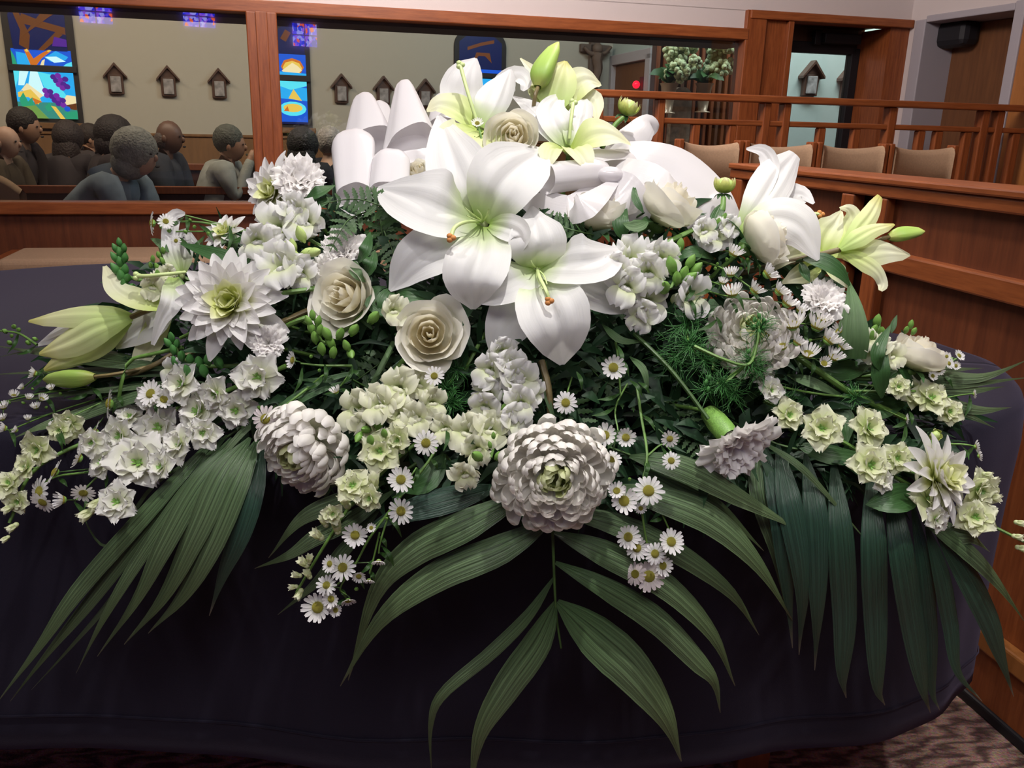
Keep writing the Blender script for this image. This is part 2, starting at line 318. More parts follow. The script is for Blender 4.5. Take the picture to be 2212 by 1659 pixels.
# ---- right wall, coming towards the camera
cor = W.pt(uE, 0); q = P(2186, 30, 3.0)
rz_ = W.uv(1975, 55)[1]
q = atz(2190, 24, rz_)
RW = Frame(cor, (q.x-cor.x, q.y-cor.y))
j0 = RW.uv(1992, 120)[0]; j1 = RW.uv(2188, 60)[0]; zj = RW.uv(2080, 38)[1]
SR = lambda *a, **k: struct(RW.box(*a, **k))
SR(-.02, j0-.08, 0, 3.2, -.14, 0, 'wall_right', M['wall'], bev=0)
SR(j0-.08, j1+.1, zj+.02, 3.2, -.14, 0, 'wall_right_above_door', M['wall'], bev=0)
SR(j0-.09, j0, 0, zj+.02, -.3, .012, 'trim_12', M['jamb'])
SR(j1, j1+.07, 0, zj+.05, -.3, .012, 'trim_13', M['jamb'])
SR(j0, j1, zj, zj+.04, -.3, .012, 'trim_14', M['jamb'])
SR(j0-.02, j1+.05, 0, zj, -.3, -.24, 'door_2', M['doorwood'])
SR(j1+.07, j1+2.5, 0, zj+.4, -.12, .0, 'wall_right_panel', M['orange'], bev=0)
a = RW.uv(2018, 55, -.2); c = RW.uv(2106, 100, -.2)
t = thing('door_closer', RW.pt(a[0], c[1], -.2), 'black rounded box mounted high on the brown wooden door', 'door closer')
o = RW.box(a[0], c[0], c[1], a[1], -.24, -.1, 'case', M['black'], t, bev=.04)
# ================================================================ nave behind the glass
vn = ray(5780, 397); N = Frame(P(300, 150, 9.2), (vn.x, vn.y))
SN = lambda *a, **k: struct(N.box(*a, **k))
n0 = N.uv(-700, 200)[0]; n1 = N.uv(1420, 200)[0]
SN(n0, n1, 0, 4.6, -.1, 0, 'wall_nave', M['nwall'], bev=0)
zd = N.uv(400, 289)[1]
M['dado'] = wood('nave_wainscot', (.14, .065, .022), (.21, .10, .036), (5, 5, .6), .6)
SN(n0, n1, 0, zd-.03, 0, .03, 'wall_nave_wainscot', M['dado'], bev=0)
SN(n0, n1, zd-.03, zd, 0, .05, 'trim_15', M['dado'])
struct(ob('wall_left', box(G(), (-7.1, -2.5, 0), (-7, 13, 4.6)).mesh('wall_left', M['nwall'], False)))
# --- stained glass
M['lead'] = simple('dark_lead_frame', (.012, .010, .012), .6)
def glassm(name, pal, sc, seed, es=1.0):
    m, nt, b = new_mat(name); L = nt.links.new; tc = nt.nodes.new('ShaderNodeTexCoord'); mp = nt.nodes.new('ShaderNodeMapping'); mp.inputs['Location'].default_value = (seed, seed*.7, 0); mp.inputs['Scale'].default_value = (1, 1, .8)
    v = nt.nodes.new('ShaderNodeTexVoronoi'); v.inputs['Scale'].default_value = sc; sp = nt.nodes.new('ShaderNodeSeparateColor'); r = nt.nodes.new('ShaderNodeValToRGB'); r.color_ramp.interpolation = 'CONSTANT'
    e = r.color_ramp.elements
    while len(e) < len(pal): e.new(.5)
    for i, c in enumerate(pal): e[i].position = i/len(pal); e[i].color = (*c, 1)
    L(tc.outputs['Object'], mp.inputs[0]); L(mp.outputs[0], v.inputs['Vector']); L(v.outputs['Color'], sp.inputs[0]); L(sp.outputs[0], r.inputs['Fac'])
    L(r.outputs['Color'], b.inputs['Emission Color']); b.inputs['Emission Strength'].default_value = es; b.inputs['Base Color'].default_value = (0, 0, 0, 1); b.inputs['Roughness'].default_value = .3; return m
def flatglass(name, c, es=1.0): return simple(name, (0, 0, 0), .3, emit=c, es=es)
GC = {k: flatglass('glass_'+k, c, e) for k, c, e in [('deep_blue', (.006, .014, .085), .9), ('blue', (.01, .12, .75), 1), ('sky', (.02, .42, .85), 1.2), ('cyan', (.10, .75, .85), 1.25), ('pale', (.60, .92, .90), 1.3), ('yellow', (1, .68, .10), 1), ('cream', (1, .85, .45), 1.1),
      ('orange', (.75, .20, .02), 1), ('brown', (.16, .05, .012), 1), ('purple', (.22, .03, .42), 1), ('violet', (.10, .02, .30), 1), ('green', (.03, .42, .20), 1), ('teal', (.05, .32, .24), 1), ('olive', (.20, .40, .08), 1)]}
def poly_pane(fr, parent, pts, key, n, name='pane'):
    """a piece of coloured glass, polygon in plane coordinates, 6 mm thick"""
    g = G(); inv = parent.matrix_basis.inverted(); k = len(pts)
    for nn in (n, n-.012): g.v += [inv @ fr.pt(u, z, nn) for u, z in pts]
    g.f.append(tuple(range(k))); g.f.append(tuple(range(2*k-1, k-1, -1)))
    for i in range(k): g.f.append((i, k+i, k+(i+1) % k, (i+1) % k))
    return ob(name, g.mesh(name, GC[key], False), parent)
def arch(u0, u1, z0, z1, rr, n=8):
    pts = [(u0, z0), (u1, z0), (u1, z1-rr)]
    pts += [(u1-rr+rr*math.cos(a), z1-rr+rr*math.sin(a)) for a in [i*math.pi/2/n for i in range(1, n+1)]]
    pts += [(u0+rr+rr*math.cos(a), z1-rr+rr*math.sin(a)) for a in [math.pi/2+i*math.pi/2/n for i in range(0, n)]]+[(u0, z1-rr)]
    return pts
def stained(px0, px1, ytop, ybar0, ybar1, ybot, label, panes):
    """panes: (colour, [(fx, fz)...]) fractions of the opening"""
    um = (px0+px1)/2; u0, _ = N.uv(px0, 200); u1, _ = N.uv(px1, 200); z1 = N.uv(um, ytop)[1]; z0 = N.uv(um, ybot)[1]
    t = thing('stained_glass_window', N.pt((u0+u1)/2, z0), label, 'window')
    g = G(); pts = arch(u0-.05, u1+.05, z0-.05, z1+.05, (u1-u0)*.33); k = len(pts); inv = t.matrix_basis.inverted()
    for nn in (.03, -.02): g.v += [inv @ N.pt(u, z, nn) for u, z in pts]
    g.f.append(tuple(range(k))); g.f.append(tuple(range(2*k-1, k-1, -1)))
    for i in range(k): g.f.append((i, k+i, k+(i+1) % k, (i+1) % k))
    ob('frame', g.mesh('frame', M['lead'], False), t)
    for bi, (y0, y1, lst) in enumerate(panes):
        zb0 = N.uv(um, y1)[1]; zb1 = N.uv(um, y0)[1]
        for li, (key, pl) in enumerate(lst):
            poly_pane(N, t, [(u0+fx*(u1-u0), zb0+fz*(zb1-zb0)) for fx, fz in pl], key, .034+.002*li)
    zb0 = N.uv(um, ybar1)[1]; zb1 = N.uv(um, ybar0)[1]
    N.box(u0-.04, u1+.04, zb0, zb1, .02, .07, 'crossbar', M['lead'], t)
    N.box(u0-.08, u1+.08, z0-.1, z0-.04, 0, .09, 'sill', M['dado'], t)
    return t
def disc(cx, cz, r, rz=None, n=8): return [(cx+r*math.cos(2*math.pi*i/n), cz+(rz or r)*math.sin(2*math.pi*i/n)) for i in range(n)]
R0 = lambda a, b, c, d: [(a, b), (c, b), (c, d), (a, d)]
tree = [('deep_blue', [(.05, 0), (.95, 0), (.96, .75), (.85, .93), (.65, 1), (.3, 1), (.1, .9), (.02, .7)]), ('brown', [(.15, .1), (.3, 0), (.35, .3), (.2, .8), (.1, .8), (.2, .4)]), ('brown', [(.2, .55), (.6, .45), (.95, .35), (.95, .5), (.6, .6), (.25, .75)]),
        ('brown', [(.45, 0), (.55, 0), (.9, .35), (.8, .42)]), ('brown', [(.25, .3), (.7, .7), (.9, .85), (.6, .82)]), ('violet', [(.7, .1), (.95, .1), (.95, .25), (.75, .3)])]
low_tree = [('blue', R0(0, 0, 1, 1)), ('green', [(0, 0), (.08, 0), (.05, .5), (0, .9)]), ('sky', [(.08, 0), (.3, 0), (.25, .7), (.08, .8)]), ('sky', [(.55, .5), (.75, .95), (.95, .6), (.9, .4), (.65, .25)]), ('pale', [(.55, .55), (.75, .6), (.9, .3), (.7, .2)]), ('orange', [(.22, .95), (.28, 1), (.36, .4), (.5, .75), (.62, 1), (.66, .9), (.5, .45), (.4, 0), (.3, 0)]),
            ('cream', [(.46, 0), (.52, 0), (.55, .4), (.5, .3)]), ('yellow', [(.23, .9), (.27, 1), (.3, .85), (.26, .8)]), ('yellow', [(.6, .9), (.64, 1), (.68, .95), (.62, .85)]), ('cyan', [(.85, 0), (1, 0), (1, .3), (.9, .15)])]
vine = [('teal', R0(0, 0, 1, .35)), ('sky', R0(0, .35, 1, 1)), ('cyan', [(0, .65), (.12, 1), (0, 1)]), ('pale', [(.05, .7), (.1, 1), (.25, 1), (.15, .7)]), ('pale', [(.22, .72), (.28, 1), (.4, 1), (.5, .5), (.35, .45)]), ('cyan', [(.4, 1), (.62, .95), (.9, .4), (.6, .4), (.5, .6)]), ('cream', [(.02, .5), (.2, .75), (.45, .5), (.35, .4), (.1, .6)]),
        ('yellow', [(.03, .55), (.25, .62), (.4, .4), (.35, .3), (.2, .45), (.03, .45)]), ('orange', [(.25, .45), (.42, .36), (.3, .3)]), ('cream', [(.74, .35), (.85, .52), (1, .5), (1, .35), (.85, .3)]), ('brown', [(.82, .3), (1, .35), (1, .2), (.86, .22)]), ('green', [(.04, .4), (.12, .55), (.2, .3), (.1, .15)]), ('green', [(.18, .35), (.26, .45), (.28, .2), (.2, .2)]), ('green', [(.45, .25), (.55, .36), (.58, .2), (.5, .15)]),
        ('yellow', [(.56, .28), (.64, .26), (.78, 0), (.7, 0)]), ('olive', [(.3, .28), (.5, 0), (.06, 0), (.1, .25)]), ('green', [(.78, .14), (1, .18), (1, 0), (.8, 0)])]
grapes = [(.66, .9), (.74, .93), (.7, .82), (.78, .84), (.86, .86), (.74, .74), (.82, .75), (.8, .67), (.88, .7), (.5, .6), (.58, .58), (.52, .5), (.6, .48), (.68, .5), (.64, .4), (.72, .42), (.7, .33), (.78, .3), (.78, .4), (.84, .22)]
vine += [(('purple' if i % 2 else 'violet') if i < 19 else 'blue', disc(x, z, .055, .06)) for i, (x, z) in enumerate(grapes)]
stained(36, 163, 8, 142, 156, 256, 'tall arched stained glass window with purple grapes, vines and a bare tree', [(6, 110, tree), (108, 142, low_tree), (156, 256, vine)])
sunp = [('deep_blue', [(.02, 0), (.98, 0), (.96, .8), (.7, 1), (.3, 1), (.04, .8)]), ('brown', [(.1, .5), (.3, .8), (.5, .7), (.3, .4)])]
sun2 = [('blue', R0(0, 0, 1, 1)), ('orange', disc(.5, .4, .42, .42)), ('yellow', disc(.5, .35, .36, .34)), ('cream', [(.1, .2), (.3, .4), (.5, .6), (.7, .45), (.85, .25), (.7, .1), (.2, .1)]), ('sky', [(0, 0), (1, 0), (1, .1), (0, .16)])]
boat = [('blue', R0(0, 0, 1, 1)), ('sky', [(0, .6), (1, .55), (1, .85), (0, .9)]), ('cyan', [(0, .88), (.4, .8), (1, .9), (1, 1), (0, 1)]), ('yellow', [(.3, .6), (.5, .82), (.68, .66), (.8, .55)]), ('cyan', disc(.45, .36, .5, .17, 14)), ('yellow', disc(.45, .38, .36, .1, 12)), ('orange', [(.1, .3), (.25, .42), (.3, .3)]), ('deep_blue', R0(0, 0, 1, .05))]
stained(604, 662, 50, 163, 176, 268, 'narrow stained glass window with yellow sun and boat on blue water', [(52, 118, sunp), (118, 163, sun2), (176, 268, boat)])
stained(988, 1082, 76, 158, 168, 250, 'dark blue arched stained glass window behind the white lilies', [(78, 150, [('deep_blue', [(.02, 0), (.98, 0), (.98, .8), (.8, 1), (.2, 1), (.02, .8)]), ('brown', [(.2, .55), (.5, .7), (.8, .8), (.8, .9), (.5, .8), (.2, .65)]), ('brown', [(.3, .1), (.4, .5), (.7, .5), (.75, .2), (.6, .4), (.45, .4)])]), (150, 160, [('blue', R0(0, 0, 1, 1))]), (170, 250, [('sky', R0(0, 0, 1, 1)), ('yellow', disc(.5, .5, .3))])])
# --- stations of the cross
M['station'] = wood('station_wood', (.06, .030, .022), (.10, .05, .035)); M['relief'] = simple('plaster_relief', (.26, .24, .24), .8, noise=(14, .6), bump=.5, bscale=30)
def station(fr, px, ytop, ybot, label, hw=.13, grp=None):
    u, zt_ = fr.uv(px, ytop); zb_ = fr.uv(px, ybot)[1]; h = zt_-zb_
    t = thing('station_plaque', fr.pt(u, zb_), label, 'plaque', 'small gabled plaques along the nave wall'); bw = h*.24; rw = h*.37; ze = zb_+h*.62
    fr.box(u-bw, u+bw, zb_, ze, 0, .05, 'back_board', M['station'], t)
    fr.box(u-bw*.68, u+bw*.68, zb_+h*.06, ze-h*.06, .05, .07, 'relief_panel', M['relief'], t)
    g = G(); inv = t.matrix_basis.inverted(); q = [(u-bw, ze), (u+bw, ze), (u, zb_+h*.95)]
    for nn in (.05, 0): g.v += [inv @ fr.pt(a, b_, nn) for a, b_ in q]
    g.f += [(0, 1, 2), (5, 4, 3), (0, 3, 4, 1), (1, 4, 5, 2), (2, 5, 3, 0)]; ob('gable', g.mesh('gable', M['station'], False), t)
    for s in (-1, 1):
        g = G(); a = (u, zt_); b_ = (u+s*rw, ze-.02); th = h*.07
        for nn in (.09, 0): g.v += [inv @ fr.pt(x, z, nn) for x, z in (a, b_, (b_[0], b_[1]-th), (a[0], a[1]-th*1.4))]
        g.f += [(0, 1, 2, 3), (7, 6, 5, 4), (0, 4, 5, 1), (1, 5, 6, 2), (2, 6, 7, 3), (3, 7, 4, 0)]; ob('roof_board', g.mesh('roof_board', M['station'], False), t)
for px, a, b_, lb in [(246, 135, 203, 'gabled plaque just right of the grape window'), (360, 141, 208, 'gabled plaque, middle of the three left of the wooden post'), (470, 147, 212, 'gabled plaque nearest the left of the wooden post'),
                      (735, 159, 222, 'gabled plaque just right of the boat window'), (826, 164, 226, 'gabled plaque rising behind the left ribbon loops'), (916, 170, 232, 'gabled plaque half hidden by the tall ribbon loop')]:
    station(N, px, a, b_, lb)
# --- crucifix on the nave wall
u, zc_ = N.uv(1280, 105); k = N.uv(1300, 105)[0]-u
t = thing('crucifix', N.pt(u, zc_), 'wooden crucifix on the grey-green nave wall', 'crucifix')
zb_ = N.uv(1280, 200)[1]; ztp = N.uv(1280, 84)[1]
M['cruc'] = simple('aged_brown_wood', (.11, .075, .06), .7)
N.box(u-k*.5, u+k*.5, zb_-.2, ztp, .02, .08, 'upright', M['cruc'], t); a = N.uv(1280, 97)[1]; c = N.uv(1280, 114)[1]
N.box(u-k*1.5, u+k*1.6, c, a, .02, .08, 'crossbeam', M['cruc'], t)
inv = t.matrix_basis.inverted(); g = G(); pt = lambda px, py: inv @ N.pt(*N.uv(px, py), .13)
tube([pt(1281, 116), pt(1280, 130), pt(1282, 150), pt(1278, 170), pt(1280, 190)], .075, .04, 8, g=g); sphere(pt(1281, 107), .07, g)
for s in (-1, 1): tube([pt(1281+s*5, 118), pt(1281+s*16, 116), pt(1281+s*29, 103)], .035, .02, 6, g=g)
ob('corpus', g.mesh('corpus', simple('carved_figure', (.13, .085, .065), .7)), t)
# --- nave door with white frame, angled, and dark wood screen
c0 = N.pt(N.uv(1312, 200)[0], 0, .3); q = atz(1412, 128, N.uv(1330, 140)[1]*.995)
NA = Frame(c0, ((q-c0).x, (q-c0).y-.35)); a0, zz0 = NA.uv(1326, 142); a1, zz1 = NA.uv(1402, 132)
SA = lambda *a, **k: struct(NA.box(*a, **k))
M['greenw'] = simple('pale_green_plaster', (.40, .47, .45), .9)
SA(a1+.12, a1+.35, 0, 4.6, -.08, 0, 'wall_nave_angled', M['greenw'], bev=0); SA(a0-.08, a1+.13, zz0+.12, 4.6, -.08, 0, 'wall_nave_over_door', M['greenw'], bev=0)
SA(a0-.06, a0+.03, 0, zz0+.06, -.05, .04, 'trim_16', M['jamb']); SA(a1-.03, a1+.12, 0, zz0+.06, -.05, .04, 'trim_17', M['jamb']); SA(a0-.06, a1+.12, zz0, zz0+.12, -.05, .04, 'trim_18', M['jamb'])
SA(a0, a1, 0, zz0, -.06, -.02, 'door_3', M['doorwood'])
x, z = NA.uv(1381, 183, .05)
t = thing('sanctuary_lamp', NA.pt(x, z-.06, .05), 'small glowing red lamp on the far brown door', 'lamp')
inv = t.matrix_basis.inverted(); g = sphere(inv @ NA.pt(x, z, .09), .045); ob('red_glass', g.mesh('red_glass', simple('red_lamp_glass', (.2, 0, .01), .3, emit=(1, .01, .03), es=2.2)), t)
NA.box(x-.06, x+.06, z-.13, z+.09, 0, .03, 'bracket', simple('dark_red_bracket', (.08, .005, .012), .5), t)
# dark screen (reredos) with two vases
RS = Frame(P(1500, 200, 8.0), (vp.x, vp.y)); r0 = RS.uv(1412, 200)[0]; r1 = RS.uv(1600, 200)[0]
t = thing('wooden_screen', RS.pt((r0+r1)/2, 0), 'dark slatted wooden screen behind two tall flower vases', 'screen')
RS.box(r0, r1+.6, 0, 3.4, -.1, 0, 'back_panel', M['wooddk'], t, bev=0)
for i in range(15):
    a = r0+(r1-r0)*i/14; RS.box(a, a+.03, 0, 3.4, 0, .04, 'slat', M['panel'] if i not in (3, 4, 10) else M['station'], t)
M['brass'] = simple('brass', (.40, .30, .22), .35, metal=.2)
for px, py, lb in ((1450, 245, 'left tall brass vase of pale green hydrangeas behind the glass'), (1526, 243, 'right tall brass vase of pale green hydrangeas behind the glass')):
    a, z0_ = RS.uv(px-9, py, .35); z1_ = RS.uv(px-7, 180, .35)[1]; base = RS.pt(a, z0_, .35)
    t = thing('flower_vase', base, lb, 'vase', 'tall vases by the dark screen'); h = z1_-z0_
    rows = [[V((r_*math.cos(j*math.pi/6), r_*math.sin(j*math.pi/6), zz*h)) for j in range(13)] for zz, r_ in ((0, .07), (.03, .07), (.06, .04), (.5, .055), (.9, .07), (1, .085))]
    ob('vase_body', grid(rows).mesh('vase_body', M['brass']), t)
    hyd = simple('hydrangea_cluster', (.40, .46, .27), .8, noise=(9, .35), bump=1, bscale=60)
    for i in range(22):
        an = rnd.uniform(0, 6.28); rr = rnd.uniform(0, .17); zz = h+.05+rnd.uniform(0, .42); cx_ = rr*math.cos(an)+(.05+.25*(zz-h))*(1 if px > 1500 else .6)
        g = G()
        for q_ in range(16):
            v_ = V((rnd.gauss(0, 1), rnd.gauss(0, 1), rnd.gauss(0, 1))).normalized()*.055
            sphere(V((cx_, rr*math.sin(an), zz))+v_, .026, g, nu=6, nv=4)
        ob('hydrangea_head', g.mesh('hydrangea_head', hyd), t)
    g = G()
    for i in range(14):
        an = rnd.uniform(0, 6.28); p0 = V((0, 0, h)); p2 = V((.2*math.cos(an), .2*math.sin(an), h+rnd.uniform(0, .15)))
        blade([p0, (p0+p2)/2+V((0, 0, .06)), p2], [.01, .045, .04, .002], V((0, -1, .5)), n=5, ns=2, g=g)
    ob('foliage', g.mesh('foliage', M['leaf']), t)
g = RS
a, z_ = RS.uv(1472, 260, .2); z2 = RS.uv(1472, 188, .2)[1]; b2 = RS.uv(1496, 230, .2)[0]
t = thing('tabernacle_niche', RS.pt(a, z_, .05), 'round-topped tan stone panel between the two vases', 'panel')
gg = G(); pts = arch(RS.uv(1450, 230, .1)[0], RS.uv(1492, 230, .1)[0], RS.uv(1470, 330, .1)[1], RS.uv(1470, 188, .1)[1], .09); inv = t.matrix_basis.inverted(); k = len(pts)
for nn in (.12, .04): gg.v += [inv @ RS.pt(u_, z3, nn) for u_, z3 in pts]
gg.f.append(tuple(range(k))); gg.f += [(i, k+i, k+(i+1) % k, (i+1) % k) for i in range(k)]; ob('stone_slab', gg.mesh('stone_slab', simple('tan_stone', (.16, .11, .08), .8, noise=(20, .4)), False), t)
# wall seen through the glazed door, with a plaque
DS = Frame(P(1770, 200, 8.2), (vp.x, vp.y)); struct(DS.box(DS.uv(1640, 200)[0], DS.uv(2050, 200)[0], 0, 4.6, -.1, 0, 'wall_nave_end', M['greenw'], bev=0))
station(DS, 1752, 131, 208, 'gabled plaque framed in the glazed doorway'); station(DS, 1836, 136, 215, 'gabled plaque cut off by the right edge of the glazed doorway')
area('nave_end_light', DS.pt(DS.uv(1770, 200)[0], 3.5, 1.2), DS.pt(DS.uv(1770, 200)[0], 1.6, 0), 26, (.9, 1, .85), 1, .5)
# ---- wall behind the camera with small high blue windows, mirrored in the glass
struct(ob('wall_front', box(G(), (-7, -2.6, 0), (7, -2.5, 3.2)).mesh('wall_front', M['wall'], False)))
pn = W.n; pw = W.pt(0, 0, -.05)
BK = Frame((0, -2.45, 0), (1, 0)); BK.n = V((0, 1, 0))
gb = glassm('blue_mosaic_glass', [(.02, .03, .8), (.10, .06, .9), (.30, .10, .85), (.9, .12, .05), (.35, .35, 1), (.02, .02, .5)], 26, 3, 1)
for px, py, hw_, hh, lb in ((206, 25, 35, 24, 'left small blue mosaic window high on the wall behind the viewer'), (430, 35, 34, 22, 'middle small blue mosaic window high on the wall behind the viewer'), (659, 76, 26, 24, 'right small blue mosaic window high on the wall behind the viewer')):
    pts = []
    for sx, sy in ((-1, 1), (1, 1), (1, -1), (-1, -1)):
        r_ = ray(px+sx*hw_, py+sy*hh); rr = r_-pn*(2*r_.dot(pn)); t_ = (pw-CAM).dot(pn)/r_.dot(pn); hit = CAM+r_*t_; s_ = (-2.46-hit.y)/rr.y; pts.append(hit+rr*s_)
    xs = [p.x for p in pts]; zs_ = [p.z for p in pts]; x0, x1, z0_, z1_ = min(xs), max(xs), min(zs_), max(zs_)
    t = thing('mosaic_window', ((x0+x1)/2, -2.49, z0_), lb, 'window', 'small mosaic windows'); inv = t.matrix_basis.inverted()
    for i in range(2):
        for j in range(2):
            g = G(); xa = x0+(x1-x0)*i/2; za = z0_+(z1_-z0_)*j/2
            box(g, (xa+.01, -2.49, za+.01), (xa+(x1-x0)/2-.01, -2.465, za+(z1_-z0_)/2-.01)); g.v = [inv @ v for v in g.v]; mm = g.mesh('pane', gb, False); ob('pane', mm, t)
gb.node_tree.nodes['Principled BSDF'].inputs['Emission Strength'].default_value = 6
# ================================================================ furniture
M['tan'] = simple('tan_upholstery', (.40, .26, .16), .85, bump=.25, bscale=500, noise=(120, .08))
def wbox(name, mat, parent, a, b, bev=.006):
    g = G(); a = V(a); b = V(b); c = (a+b)/2; h = V(tuple(abs(x) for x in (b-a)/2)); box(g, -h, h); o = ob(name, g.mesh(name, mat, False), parent)
    o.location = c-(parent.location if parent else V())
    if bev: m_ = o.modifiers.new('bevel', 'BEVEL'); m_.width = bev; m_.segments = 2
    return o
# --- table under the cloth
TZ = .90
out = [(1.02, 1.75), (1.0, 1.9), (.92, 2.05), (.55, 2.33), (0, 2.62), (-.6, 2.82), (-1.19, 2.84), (-1.57, 2.62), (-1.85, 2.2), (-1.8, 1.7), (-1.5, 1.40), (-1.0, 1.245), (-.4, 1.20), (.2, 1.205), (.65, 1.305), (.92, 1.49)]
t = thing('table', (-.4, 1.9, 0), 'table hidden under the dark navy cloth, carrying the flower spray', 'table')
def closed(pts, n):
    k = len(pts); res = []
    for i in range(n):
        x = i/n*k; a = int(x); f = x-a; p0, p1, p2, p3 = [V((*pts[(a+j) % k], 0)) for j in (-1, 0, 1, 2)]
        res.append(.5*((2*p1)+(p2-p0)*f+(2*p0-5*p1+4*p2-p3)*f*f+(3*p1-p0-3*p2+p3)*f**3))
    return res
NB = 192; ring = closed(out, NB); cen = V((-.4, 1.9, 0))
def ringat(s, z, amp=0, dz=0):
    r_ = []
    for i, p in enumerate(ring):
        d = (p-cen); n_ = d.normalized(); an = i/NB*6.283
        fold = amp*(math.sin(an*9+1)+.6*math.sin(an*17+2)+.4*math.sin(an*29))
        r_.append(cen+d+n_*(s+fold)+V((0, 0, z+dz*math.sin(an*3))))
    return r_+[r_[0]]
g = G(); rows = [[cen+(p-cen)*.97+V((0, 0, TZ-.03)) for p in ring]+[cen+(ring[0]-cen)*.97+V((0, 0, TZ-.03))], [cen+(p-cen)*.97+V((0, 0, TZ-.006)) for p in ring]+[cen+(ring[0]-cen)*.97+V((0, 0, TZ-.006))], [cen+V((0, 0, TZ-.006))]*(NB+1)]
o = ob('table_top', grid(rows).off(t.location).mesh('table_top', M['wood'], False), t)
for x, y in ((-1.3, 1.6), (.55, 1.6), (.4, 2.1), (-1.2, 2.5)): wbox('leg', M['wood'], t, (x-.035, y-.035, 0), (x+.035, y+.035, TZ-.03))
rows = [[cen+V((0, 0, TZ))]*(NB+1)]+[[cen+(p-cen)*f+V((0, 0, TZ)) for p in ring+[ring[0]]] for f in (.3, .6, .85, .96, .985)]
rows += [ringat(.004, TZ-.004), ringat(.012, TZ-.02, .001), ringat(.016, TZ-.08, .004), ringat(.012, TZ-.2, .006), ringat(.010, TZ-.3, .009), ringat(.010, TZ-.42, .011), ringat(.012, .385, .012, .008), ringat(.013, .355, .012, .008), ringat(.014, .32, .012, .008)]
M['cloth'], nt, b = new_mat('navy_tablecloth'); L = nt.links.new
tc = nt.nodes.new('ShaderNodeTexCoord'); n = nt.nodes.new('ShaderNodeTexNoise'); n.inputs['Scale'].default_value = 3; L(tc.outputs['Object'], n.inputs['Vector']); r = nt.nodes.new('ShaderNodeValToRGB')
r.color_ramp.elements[0].color = (.0052, .0040, .0110, 1); r.color_ramp.elements[1].color = (.0075, .0058, .0145, 1); L(n.outputs['Fac'], r.inputs['Fac']); L(r.outputs['Color'], b.inputs['Base Color']); b.inputs['Roughness'].default_value = .7; b.inputs['Specular IOR Level'].default_value = .2
b.inputs['Sheen Weight'].default_value = .14; b.inputs['Sheen Roughness'].default_value = .5; b.inputs['Sheen Tint'].default_value = (.62, .55, .85, 1)
n3 = nt.nodes.new('ShaderNodeTexNoise'); n3.inputs['Scale'].default_value = 900; L(tc.outputs['Object'], n3.inputs['Vector']); bp = nt.nodes.new('ShaderNodeBump'); bp.inputs['Strength'].default_value = .25; bp.inputs['Distance'].default_value = .002; L(n3.outputs['Fac'], bp.inputs['Height']); L(bp.outputs['Normal'], b.inputs['Normal'])
cl = ob('tablecloth', grid(rows).mesh('tablecloth', M['cloth'])); tag(cl, 'dark navy tablecloth falling from the rounded table almost to the carpet', 'tablecloth')
sd = cl.modifiers.new('thickness', 'SOLIDIFY'); sd.thickness = .002; sd.offset = 1
rows = [ringat(.0135, .388, .012, .008), ringat(.0160, .385, .012, .008), ringat(.0135, .382, .012, .008)]
ob('hem_seam', grid(rows).mesh('hem_seam', M['cloth']), cl)
# --- upholstered bench along the window wall
a = atz(4, 560, .60); bx0 = W.uv(6, 555, .45)[0]
t = thing('cushioned_bench', W.pt(bx0+.9, 0, .4), 'long low bench with tan cushion under the window, behind the table', 'bench')
zc1 = W.uv(200, 540, .3)[1]; c0 = W.uv(8, 560, .45)[0]
o = W.box(c0, c0+2.3, zc1-.13, zc1, .16, .62, 'cushion', M['tan'], t, bev=.05); o.modifiers['bevel'].segments = 5
W.box(c0+.02, c0+2.28, zc1-.24, zc1-.131, .18, .60, 'seat_frame', M['wood'], t); W.box(c0-.06, c0-.005, 0, zc1-.02, .10, .60, 'end_panel', M['wood'], t); W.box(c0+2.305, c0+2.36, 0, zc1-.02, .10, .60, 'end_panel', M['wood'], t)
# --- chancel railing in front of the wall
con = 4.5*6740
dF = lambda x: con/(8500-x)
FR = Frame(P(1760, 230, dF(1760)), (vp.x, vp.y))
zr1 = FR.uv(1760, 211)[1]; zr0 = FR.uv(1760, 226)[1]; zm1 = FR.uv(1760, 264)[1]; zm0 = FR.uv(1760, 276)[1]; f0 = FR.uv(1270, 230)[0]; f1 = FR.uv(2230, 230)[0]
t = thing('chancel_railing', FR.pt((f0+f1)/2, 0), 'open cherry wood railing with two rails and paired posts behind the chairs', 'railing')
FR.box(f0, f1, zr0, zr1, -.05, .05, 'top_rail', M['woodh'], t); FR.box(f0, f1, zm0, zm1, -.025, .025, 'middle_rail', M['woodh'], t)
for px in (1292, 1424, 1652, 1695, 1923, 2125, 2157): FR.box(FR.uv(px-8, 240)[0], FR.uv(px+8, 240)[0], 0, zr0, -.03, .03, 'post', M['wood'], t)
for px in (1500, 1578, 1770, 1845, 1985, 2023, 2085, 2190, 1360): FR.box(FR.uv(px-8, 300)[0], FR.uv(px+8, 300)[0], 0, zm0, -.02, .02, 'baluster', M['wood'], t)
